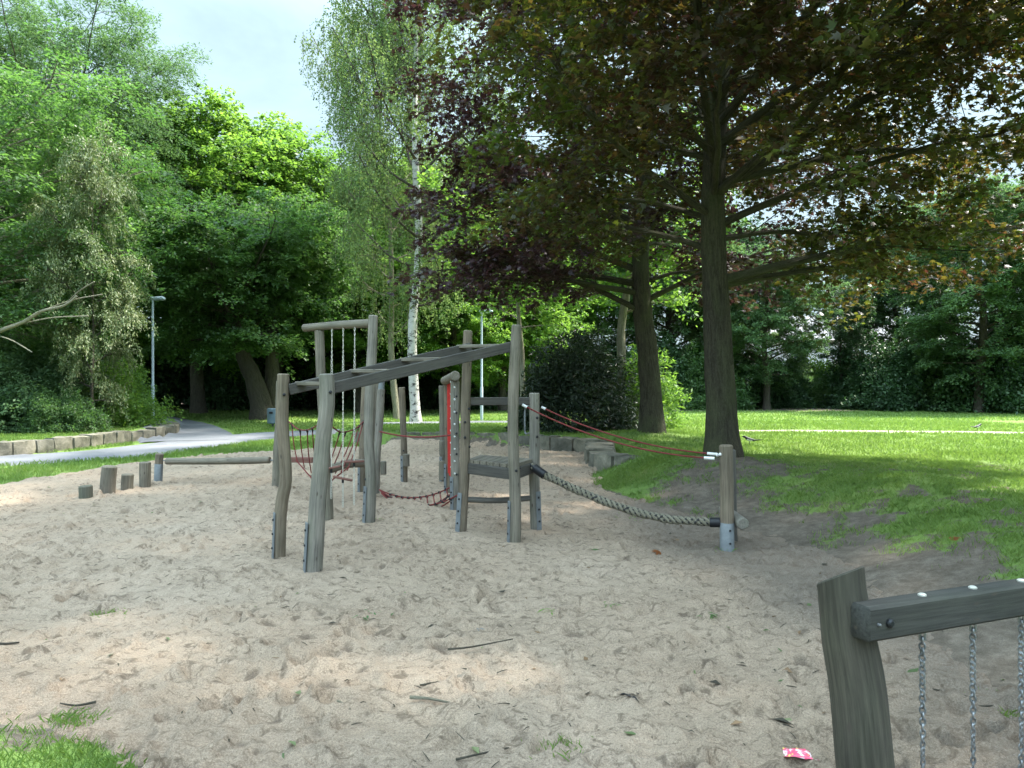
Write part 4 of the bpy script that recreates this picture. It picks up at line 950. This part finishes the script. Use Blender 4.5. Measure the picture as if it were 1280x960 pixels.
for k, (bx, by, tx, ty, w_, lab) in enumerate([(107.5, 623, 107, 607, 16, 'shortest dark stump, first in the row by the footpath'), (133.5, 617, 137, 582.5, 18, 'tallest leaning log stump by the footpath'), (158.5, 612.5, 159.5, 592.5, 14.5, 'low reddish grey stump between two taller ones'),
                                              (181, 608, 181.5, 577.5, 13.5, 'upright grey stump next to the balance beam post')]):
    d = D0(by); st = MB(); Pq = crom([W(bx, by, d) - [0, 0, .12], W((bx + tx) / 2, (by + ty) / 2, d), W(tx, ty, d)], .06); st.tube(Pq, w_ / 2 / F * d, 18, True, .05, 40 + k, bevel=.012)
    c = W(bx, by, d); o = st.build('stump', M['wood_green'] if k == 0 else M['wood'], loc=tuple(c)); tag(o, lab, 'stump', 'row of log stumps')

# -- red net panel between posts
nf = thing('net_climber', 'log frame seen edge on with a bright red climbing net between its posts', 'climbing net', (-.75, 9.8, 0))
_, PB, rB = post(nf, [(560, 628), (560, 560), (559, 470)], 10.6, 8.5, seed=31, shoe=(-50, .42))
_, PC, rC = post(nf, [(570, 641), (569, 560), (569, 476)], 9.2, 11.5, seed=32, shoe=(-50, .42), bolts=[(.45, 20), (.7, 20), (.95, 20), (1.2, 20), (1.4, 20)])
mb = MB(); mb.tube(crom([W(556, 476, 10.7), W(569, 470, 9.05)], .08), np.linspace(.060, .062, len(crom([W(556, 476, 10.7), W(569, 470, 9.05)], .08))), 16, True, .04, 3, bevel=.01); mb.build('top_log', M['wood'], nf)
mb = MB()
def lerp(a, b, t): return a + (b - a) * t
zb = np.linspace(.36, 1.56, 9)
for k in range(6):
    t_ = .08 + .84 * k / 5; mb.tube([lerp(on(PB, .30), on(PC, .30), t_), lerp(on(PB, 1.58), on(PC, 1.58), t_)], .011, 6)
for z in zb: mb.tube([on(PB, z) + [.03, 0, 0], on(PC, z - .05)], .010, 6)
net = mb.build('climbing_net', M['red_net'], nf)
for z in zb[1:]:
    mb = MB(); mb.tube([lerp(on(PB, z), on(PC, z), .93) + [-.045, -.02, .02], on(PC, z - .05) + [-.0, -.06, 0]], .011, 6); mb.build('rope_end', M['white'], nf)
# lone posts
def block(parent, px0, py0, px1, py1, d, seed=1, m='wood'):
    a_, b_ = W((px0 + px1) / 2, py1, d), W((px0 + px1) / 2, py0, d); w_ = (px1 - px0) / F * d; mb = MB(); mb.tube([a_, lerp(a_, b_, .5), b_], w_ / 2, 14, True, .03, seed, bevel=.008); mb.build('wood_block', M[m], parent)
pa = thing('climbing_post', 'thin upright post with wooden block steps just left of the red net', 'post', (-1.0, 12, 0))
post(pa, [(553, 604), (553, 560), (552, 482)], 11.8, 7, seed=33, shoe=(-30, .4)); block(pa, 549, 551, 556.5, 569, 11.55, 2); block(pa, 548.5, 576, 556, 600, 11.6, 3)
pb_ = thing('climbing_post', 'single leaning post with wooden block step left of the birch trunk', 'post', (-1.6, 11.75, 0))
post(pb_, [(506, 604), (505, 560), (502, 484)], 11.75, 8, seed=34, shoe=(-40, .42), bolts=[(.5, 0), (.3, 0)]); block(pb_, 503.5, 567.5, 512, 583, 11.6, 5)
pc_ = thing('climbing_post', 'leaning post with metal cap half hidden behind the tall chain climber post', 'post', (-1.9, 10.6, 0))
_, P8, r8 = post(pc_, [(468.5, 620), (471, 575), (473.5, 540), (476.5, 486)], 10.5, 9.5, seed=35, m='wood'); block(pc_, 475.5, 576.5, 483, 593, 10.4, 6)
mb = MB(); mb.tube([W(476.5, 486, 10.5), W(477.5, 474, 10.5), W(477.6, 472, 10.5)], [.045, .04, .015], 12); mb.build('metal_cap', M['steel'], pc_)
mb = MB(); mb.box(W(474.5, 588, 10.42), W(474.5, 612, 10.42), .045, .045); mb.build('steel_bracket', M['dark_steel'], pc_)
post(pc_, [(464, 600), (467, 540), (472, 478)], 10.9, 7, seed=36)
# -- low red net between leaning post and the net frame
ln = thing('net_bridge', 'low sagging red rope net with black knots between posts over the sand', 'rope net', (-1.2, 9.9, 0))
mb = MB(); mb.tube(sag(W(475, 539.5, 10.4), W(566, 543.5, 9.3), .05), .011, 7); mb.build('hand_rope', M['red'], ln)
na, nb = W(474, 612, 10.35), W(566, 607.5, 9.5); nc, nd = W(474, 612, 10.3), W(572, 619, 9.05)
E1 = sag(na, nb, .13, 13); E2 = sag(nc, nd, .17, 13); E3 = (E1 + E2) / 2 - np.array([0, 0, .10]) * np.sin(np.linspace(0, math.pi, 13))[:, None]; E4 = E3 + np.array([.05, -.12, -.03])
mb = MB()
for E in (E1, E2, E3, E4): mb.tube(E, .0095, 6)
for k in range(2, 12): mb.tube([E1[k], E3[k], E2[max(0, k - 1)]], .0085, 5)
ro = mb.build('rope_net', M['red'], ln)
for k in range(2, 12):
    mb = MB(); 
    for E in (E1, E2, E3): mb.tube([E[k] - [.02, 0, 0], E[k] + [.02, 0, -.005]], .017, 6)
    mb.tube([E3[k], E2[max(0, k - 1)]], .0105, 5)
    mb.build('knot', M['black'], ln)

# -- near barrier at the lower right
nb_ = thing('chain_rail', 'shade-darkened timber rail with hanging chains fixed to the near leaning post', 'play rail', (1.25, 2.7, 0))
spec = [(1094, 1040), (1081, 960), (1071, 860), (1059, 790), (1050, 718)]
P = crom([W(x, y, 2.72) for x, y in spec], .05); n = len(P); rr = np.interp(np.linspace(0, 1, n), [0, .35, .62, .78, .9, 1], [.100, .097, .094, .090, .085, .082])
mb = MB(); mb.tube(P, rr, 26, True, .045, 3, bevel=.006)
v_ = mb.v[0]; top_ = P[-1]; sel = v_[:, 2] > top_[2] - .04
v_[sel, 2] += .26 * (v_[sel, 0] - top_[0]) - .42 * (v_[sel, 1] - top_[1])
np_ = mb.build('post', M['near_post'], nb_)
ba = W(1073, 778, 2.60); be = W(1400, 727, 3.14); mb = MB(); mb.box(ba, be, .085, .122, seed=4, bev=.010, nseg=5); bm = mb.build('rail_beam', M['near_beam'], nb_)
dv = nrmz(be - ba); nrm = nrmz(np.cross(dv, [0, 0, 1]));  nrm = nrm if nrm[1] < 0 else -nrm
bolt(bm, ba + dv * .095 + nrm * .045, nrm, .016, 'bolt', 'dark_steel'); bolt(bm, ba + dv * .045 + nrm * .043, nrm, .006, 'bolt', 'chain')
for k, (px, pt) in enumerate([(1153, 752), (1216, 742), (1276, 731), (1340, 722)]):
    # point on the beam axis at that column
    tt = np.linspace(0, 1, 400)[:, None]; Q = ba + (be - ba) * tt; pxs = 640 + Q[:, 0] / Q[:, 1] * F; q = Q[np.argmin(np.abs(pxs - px))]
    mb = MB(); mb.tube([q + [0, 0, .055], q + [0, 0, .066], q + [0, 0, .070]], [.015, .015, .009], 10); mb.build('bolt_plate', M['cord'], bm)
    mb = MB(); mb.tube([q + [-.008, 0, -.05], q + [-.008, 0, -.10]], .0045, 7); mb.tube([q + [.010, 0, -.05], q + [.010, 0, -.10]], .0045, 7); sh = mb.build('shackle', M['chain'], nb_)
    mb = MB(); bz = [.04, .03, .06, .05][k]; chain(mb, q + [0, 0, -.09], np.array([q[0] + .015, q[1] + .02, -.03]), .027, .0040, 14, .0088); mb.build('chain', M['chain'], nb_)

# ------------------------------------------------------------------ lamps, bin, house
def lamp(px, d, top, label):
    x = (px - 640) / F * d; z0 = float(H(np.array([x]), np.array([d]))[0]); r = thing('street_lamp', label, 'street lamp', (x, d, z0), 'street lamps')
    mb = MB(); mb.tube([(x, d, z0 - .1), (x, d, z0 + 1.2), (x, d, z0 + 1.22), (x, d, z0 + top)], [.055, .055, .042, .035], 14); mb.build('pole', M['lamp'], r)
    mb = MB(); zt_ = z0 + top; mb.tube([(x - .09, d, zt_ + .02), (x - .06, d, zt_ + .035), (x + .32, d, zt_ + .045), (x + .40, d, zt_ + .02)], [.03, .06, .075, .04], 10); 
    hd_ = mb.build('lamp_head', M['lamp'], r); hd_.scale = (1, 1, 1); return r
lamp(191, 24.5, 3.95, 'slim grey street lamp standing behind the left stone wall')
lamp(602, 27, 3.9, 'slim grey street lamp behind the climbing frame on the far lawn')
x = (341 - 640) / F * 25.5; bn = thing('litter_bin', 'grey blue litter bin on a post beside the footpath', 'litter bin', (x, 25.5, 0))
mb = MB(); mb.tube([(x, 25.5, .12), (x, 25.5, .14), (x, 25.5, .58), (x, 25.5, .62), (x, 25.5, .64)], [.15, .18, .19, .19, .15], 20); mb.build('body', M['bin'], bn)
mb = MB(); mb.tube([(x, 25.5, -.05), (x, 25.5, .13)], .04, 10); mb.build('post', M['steel'], bn)
mb = MB(); mb.box((x - .06, 25.30, .5), (x + .06, 25.30, .5), .03, .07); mb.build('opening', M['black'], bn)
hx, hy = 27.5, 62.0; hs = thing('house', 'pale rendered house with grey roof glimpsed through the far right trees', 'house', (hx, hy, 0))
mb = MB(); mb.box((hx - 7, hy, 2.3), (hx + 7, hy, 2.3), 7, 4.8, bev=.02); mb.build('wall', M['wall_white'], hs)
mb = MB(); mb.add([(hx - 7.4, hy - 3.9, 4.7), (hx + 7.4, hy - 3.9, 4.7), (hx + 7.4, hy + 3.9, 4.7), (hx - 7.4, hy + 3.9, 4.7), (hx - 7.4, hy, 6.9), (hx + 7.4, hy, 6.9)], [[0, 1, 5, 4], [2, 3, 4, 5], [0, 4, 3], [1, 2, 5], [3, 2, 1, 0]]); mb.build('roof', M['roof'], hs, smoothf=False)
for k in range(4):
    wx = hx - 5.1 + 3.4 * k; mb = MB(); mb.box((wx - .55, hy - 3.52, 3.4), (wx + .55, hy - 3.52, 3.4), .08, 1.2, bev=.01); wf = mb.build('window', M['white'], hs)
    mb = MB(); mb.box((wx - .47, hy - 3.57, 3.4), (wx + .47, hy - 3.57, 3.4), .03, 1.04, bev=.005); mb.build('pane', M['glass'], wf)

# ------------------------------------------------------------------ small things on the ground
def ground_at(px, py, z=0.0):
    d = D0(py, z); x = (px - 640) / F * d
    zz = HS(x, d) if sdist(SAND, np.array([x]), np.array([d]))[0] > .05 else float(HG(np.array([x]), np.array([d]))[0]); return np.array([x, d, zz])
def stick(pts, r, label, z=0.0, m='bark_dark'):
    P = [ground_at(px, py, z) + [0, 0, r * 1.2] for px, py in pts]; mx = max(p[2] for p in P); P = [np.array([p[0], p[1], max(p[2], mx - .01)]) for p in P]
    mb = MB(); Q = crom(P, .04); mb.tube(Q, np.linspace(r, r * .5, len(Q)), 7, True, .2, 3); o = mb.build('twig', M[m], loc=tuple(P[0])); tag(o, label, 'twig', 'twigs on the sand')
stick([(560, 823), (590, 820), (641, 812)], .006, 'long thin dark twig on the sand, upper of the three in the middle')
stick([(525, 857), (560, 852), (607, 845)], .005, 'forked dark twig on the sand between two others')
stick([(513, 880), (535, 884), (562, 887)], .009, 'short pale thick twig on the sand below the forked one', 0, 'bark_pale')
stick([(422, 876), (431, 880), (438, 889)], .005, 'small curved pale twig alone on the sand', 0, 'bark_pale')
stick([(-10, 808), (8, 810), (24, 809)], .010, 'dark stick at the left frame edge')
stick([(1150, 852), (1190, 857), (1245, 870)], .004, 'thin straight twig on the earth behind the near chains', .03)
stick([(1220, 876), (1262, 874), (1290, 878)], .005, 'dark twig behind the right hand near chain', .03)
stick([(120, 886), (95, 888), (75, 885)], .006, 'dark twig at the edge of the corner turf')
stick([(570, 952), (600, 946), (636, 940)], .005, 'dark twig at the bottom edge of the sand')
gg = np.random.default_rng(77); nd = 520; yy = 2.6 + 9 * gg.random(nd)**1.6; xx = -.62 * yy + gg.random(nd) * (.62 * yy + 2.3 + .12 * yy)
kk = (sdist(SAND, xx, yy) > .1) | (xx > 2.2); xx, yy = xx[kk], yy[kk]
dm = MB()
for x_, y_ in zip(xx, yy):
    z_ = max(HS(x_, y_), float(HG(np.array([x_]), np.array([y_]))[0])) + .003; a_ = gg.random() * 3.14; L_ = gg.uniform(.010, .036) * (1.8 if gg.random() < .12 else 1); dx, dy = math.cos(a_) * L_, math.sin(a_) * L_
    if gg.random() < .55: dm.mat = 0; dm.tube([(x_ - dx, y_ - dy, z_), (x_, y_, z_ + .004), (x_ + dx, y_ + dy, z_ + gg.uniform(-.004, .008))], [.0022, .0028, .0014], 4)
    else:
        dm.mat = int(gg.integers(0, 3)); w_ = L_ * .4; q_ = gg.uniform(-.01, .012, 4)
        dm.add([(x_ - dx, y_ - dy, z_ + q_[0]), (x_ - dy * .45, y_ + dx * .45, z_ + q_[1] + .004), (x_ + dx, y_ + dy, z_ + q_[2]), (x_ + dy * .45, y_ - dx * .45, z_ + q_[3] + .004)], [[0, 1, 2, 3]])
dob = dm.build('leaf_litter', [M['bark_dark'], plain('dry_leaf', (.16, .10, .055), .8), M['l_olive']], smoothf=False); tag(dob, 'scattered bits of twig and dry leaf on the sand', 'litter', None, 'stuff')
# wrapper
c = ground_at(1001, 951); mb = MB(); nx, ny = 14, 9; V = []; 
for j in range(ny):
    for i in range(nx):
        u, v = i / (nx - 1) - .5, j / (ny - 1) - .5; V.append((c[0] + u * .135 + v * .02, c[1] + v * .075 - u * .03, c[2] + .012 + .018 * math.cos(u * 5) * math.cos(v * 3) + .012 * (vn(u * 9 + 3, v * 9, 1) - .5)))
def wrap_mat():
    m, nt = mat('wrapper_foil'); n = N(nt); v = n('ShaderNodeTexCoord').outputs['Generated']; a = n.noise(v, 3.2, 3, .5, .6)
    n.out(n.pbr(n.ramp(a, [(.36, (.75, .72, .7)), (.44, (.72, .12, .2)), (.6, (.65, .06, .14)), (.66, (.8, .6, .15))]), .3, None, 0, .5)); return m
Fc = [[j * nx + i, j * nx + i + 1, (j + 1) * nx + i + 1, (j + 1) * nx + i] for j in range(ny - 1) for i in range(nx - 1)]
o = new_mesh('sweet_wrapper', V, Fc, wrap_mat(), loc=tuple(c)); o.modifiers.new('s', 'SOLIDIFY').thickness = .0008; tag(o, 'crumpled pink and white sweet wrapper on the sand', 'wrapper')
def leafset(px, py, n, size, m, name, label, cat, kind='long', z=0., spread=.03, group=None, flat=.25):
    c = ground_at(px, py, z); gg = np.random.default_rng(int(px)); P = c + gg.normal(0, spread, (n, 3)) * [1, 1, .1] + [0, 0, .012]; a = gg.random(n) * 6.28
    V, Fa = leaves(P, np.stack([np.cos(a), np.sin(a), 0 * a + .2], -1), size, kind, gg, 1.5, flat); o = new_mesh(name, V, Fa, m, loc=tuple(c), smoothf=False); tag(o, label, cat, group)
leafset(456, 771, 16, .06, M['l_blue'], 'leaf_sprig', 'pale green sprig lying on the sand below the tall posts', 'sprig', spread=.035)
leafset(765, 761, 12, .05, M['l_birch'], 'leaf_sprig', 'faded pale sprig lying on the sand right of centre', 'sprig')
leafset(690, 767, 10, .05, M['l_bright'], 'leaf_sprig', 'yellow green sprig lying on the sand in the centre', 'sprig')
leafset(886, 778, 16, .06, M['l_oak'], 'leaf_sprig', 'fresh green sprig on the sand between the posts and the near rail', 'sprig')
leafset(924, 801, 16, .055, M['l_dark'], 'leaf_sprig', 'dark green sprig on the sand just below the fresh green one', 'sprig')
leafset(790, 873, 14, .05, M['black'], 'dark_leaves', 'blackish wilted leaves on the sand near the bottom', 'leaves', spread=.025)
leafset(597, 792, 4, .04, M['bin'], 'dark_leaves', 'small blue grey scrap on the sand above the long twig', 'leaves', spread=.012)
leafset(825, 692, 1, .13, M['l_orange'], 'fallen_leaf', 'orange leaf on the sand below the braided rope', 'leaf', 'maple', 0, .0, 'fallen leaves')
leafset(1187, 671, 1, .15, M['l_orange'], 'fallen_leaf', 'orange leaf on the grassy slope above the rail', 'leaf', 'maple', .3, .0, 'fallen leaves')
leafset(1164, 923, 2, .04, M['l_orange'], 'fallen_leaf', 'small brown leaf beside the first near chain', 'leaf', 'ovate', .03, .005, 'fallen leaves')
leafset(1236, 855, 6, .06, M['l_olive'], 'leaf_sprig', 'pale leaves on the earth behind the middle near chain', 'sprig', 'ovate', .03, .03)
# magpies
def bird(px, py, z, label, flip=1, sc=1.):
    c = W(px, py, D0(py, z)); c[2] = float(HG(c[0], c[1])) + .03; mb = MB(); s = sc
    body = [(-.28, .115), (-.20, .11), (-.12, .10), (-.06, .105), (0, .115), (.05, .135), (.085, .165), (.11, .18), (.135, .182), (.155, .178), (.185, .17)]
    rad = [.006, .012, .018, .035, .045, .042, .030, .027, .022, .010, .002]
    mb.tube([(c[0] + flip * a_ * s, c[1] + a_ * .3 * s, c[2] + b_ * s) for a_, b_ in body], np.array(rad) * s, 12)
    n0 = len(mb.f)
    for dy in (-.012, .012): mb.tube([(c[0], c[1] + dy, c[2] + .08 * s), (c[0] + .005, c[1] + dy, c[2] - .03)], .004, 5)
    o = mb.build('magpie', [M['black'], M['white']], loc=(c[0], c[1], c[2] - .03))
    for i, p in enumerate(o.data.polygons):
        cz = p.center; xr = (cz.x) * flip / s; 
        if i < n0 and -.05 < xr < .05 and (cz.z - .03) < .118 * s: p.material_index = 1
    tag(o, label, 'bird', 'magpies on the lawn')
bird(937, 563, .25, 'black and white magpie on the lawn just right of the near maple trunk', -1, .8)
bird(1222, 547, .15, 'black and white magpie near the pale track at the far right', 1, .8)

# ------------------------------------------------------------------ camera, light
cam = bpy.data.cameras.new('camera'); co = link(bpy.data.objects.new('camera', cam)); co.location = (0, 0, CH); co.rotation_euler = (R(90), 0, 0)
cam.sensor_width = 36; cam.lens = F / 1280 * 36; cam.shift_y = -5 / 1280; cam.clip_end = 2000; cam.clip_start = .05; scene.camera = co
SUN_AZ, SUN_EL = 68, 57      # degrees right of the view direction, above the horizon
sd_ = Vector((math.sin(R(SUN_AZ)) * math.cos(R(SUN_EL)), math.cos(R(SUN_AZ)) * math.cos(R(SUN_EL)), math.sin(R(SUN_EL))))
sun = bpy.data.lights.new('sun', 'SUN'); sun.energy = 5.0; sun.angle = R(3.0); sun.color = (1, .95, .86); so = link(bpy.data.objects.new('sun', sun)); so.rotation_euler = sd_.to_track_quat('Z', 'Y').to_euler(); so.location = (20, 20, 30)
w = bpy.data.worlds.new('World'); scene.world = w; w.use_nodes = True; nt = w.node_tree
for n_ in list(nt.nodes): nt.nodes.remove(n_)
n = N(nt); sky = n('ShaderNodeTexSky'); sky.sky_type = 'NISHITA'; sky.sun_disc = False; sky.sun_elevation = R(SUN_EL); sky.sun_rotation = R(SUN_AZ); sky.air_density = 1.0; sky.dust_density = 2.5; sky.ozone_density = 1.5
tc = n('ShaderNodeTexCoord'); cl = n.noise(tc.outputs['Generated'], 1.4, 6, .6, .6, (1, 1, 2.5)); f = n.ramp(cl, [(.35, .45), (.65, .85)])
c = n.mix(f, sky.outputs[0], (7.6, 10.2, 11.6))
sz = n('ShaderNodeSeparateXYZ'); n.l(tc.outputs['Generated'], sz.inputs[0]); zen = n.ramp(sz.outputs[2], [(.0, .27), (.42, .31), (.60, .80), (.85, 1.05)])
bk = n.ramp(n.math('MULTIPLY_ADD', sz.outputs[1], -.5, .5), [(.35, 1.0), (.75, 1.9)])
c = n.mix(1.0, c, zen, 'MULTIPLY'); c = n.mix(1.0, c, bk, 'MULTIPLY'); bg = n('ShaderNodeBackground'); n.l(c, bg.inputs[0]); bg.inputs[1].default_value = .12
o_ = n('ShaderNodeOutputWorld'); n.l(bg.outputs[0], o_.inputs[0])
scene.view_settings.view_transform = 'Standard'; scene.view_settings.look = 'None'; scene.view_settings.exposure = 1.84; scene.view_settings.gamma = 1
scene.render.engine = 'CYCLES'; cy = scene.cycles; cy.max_bounces = 7; cy.diffuse_bounces = 4; cy.glossy_bounces = 2; cy.transmission_bounces = 5; cy.transparent_max_bounces = 4
cy.use_denoising = True; cy.use_adaptive_sampling = True; cy.adaptive_threshold = .02; cy.caustics_reflective = False; cy.caustics_refractive = False
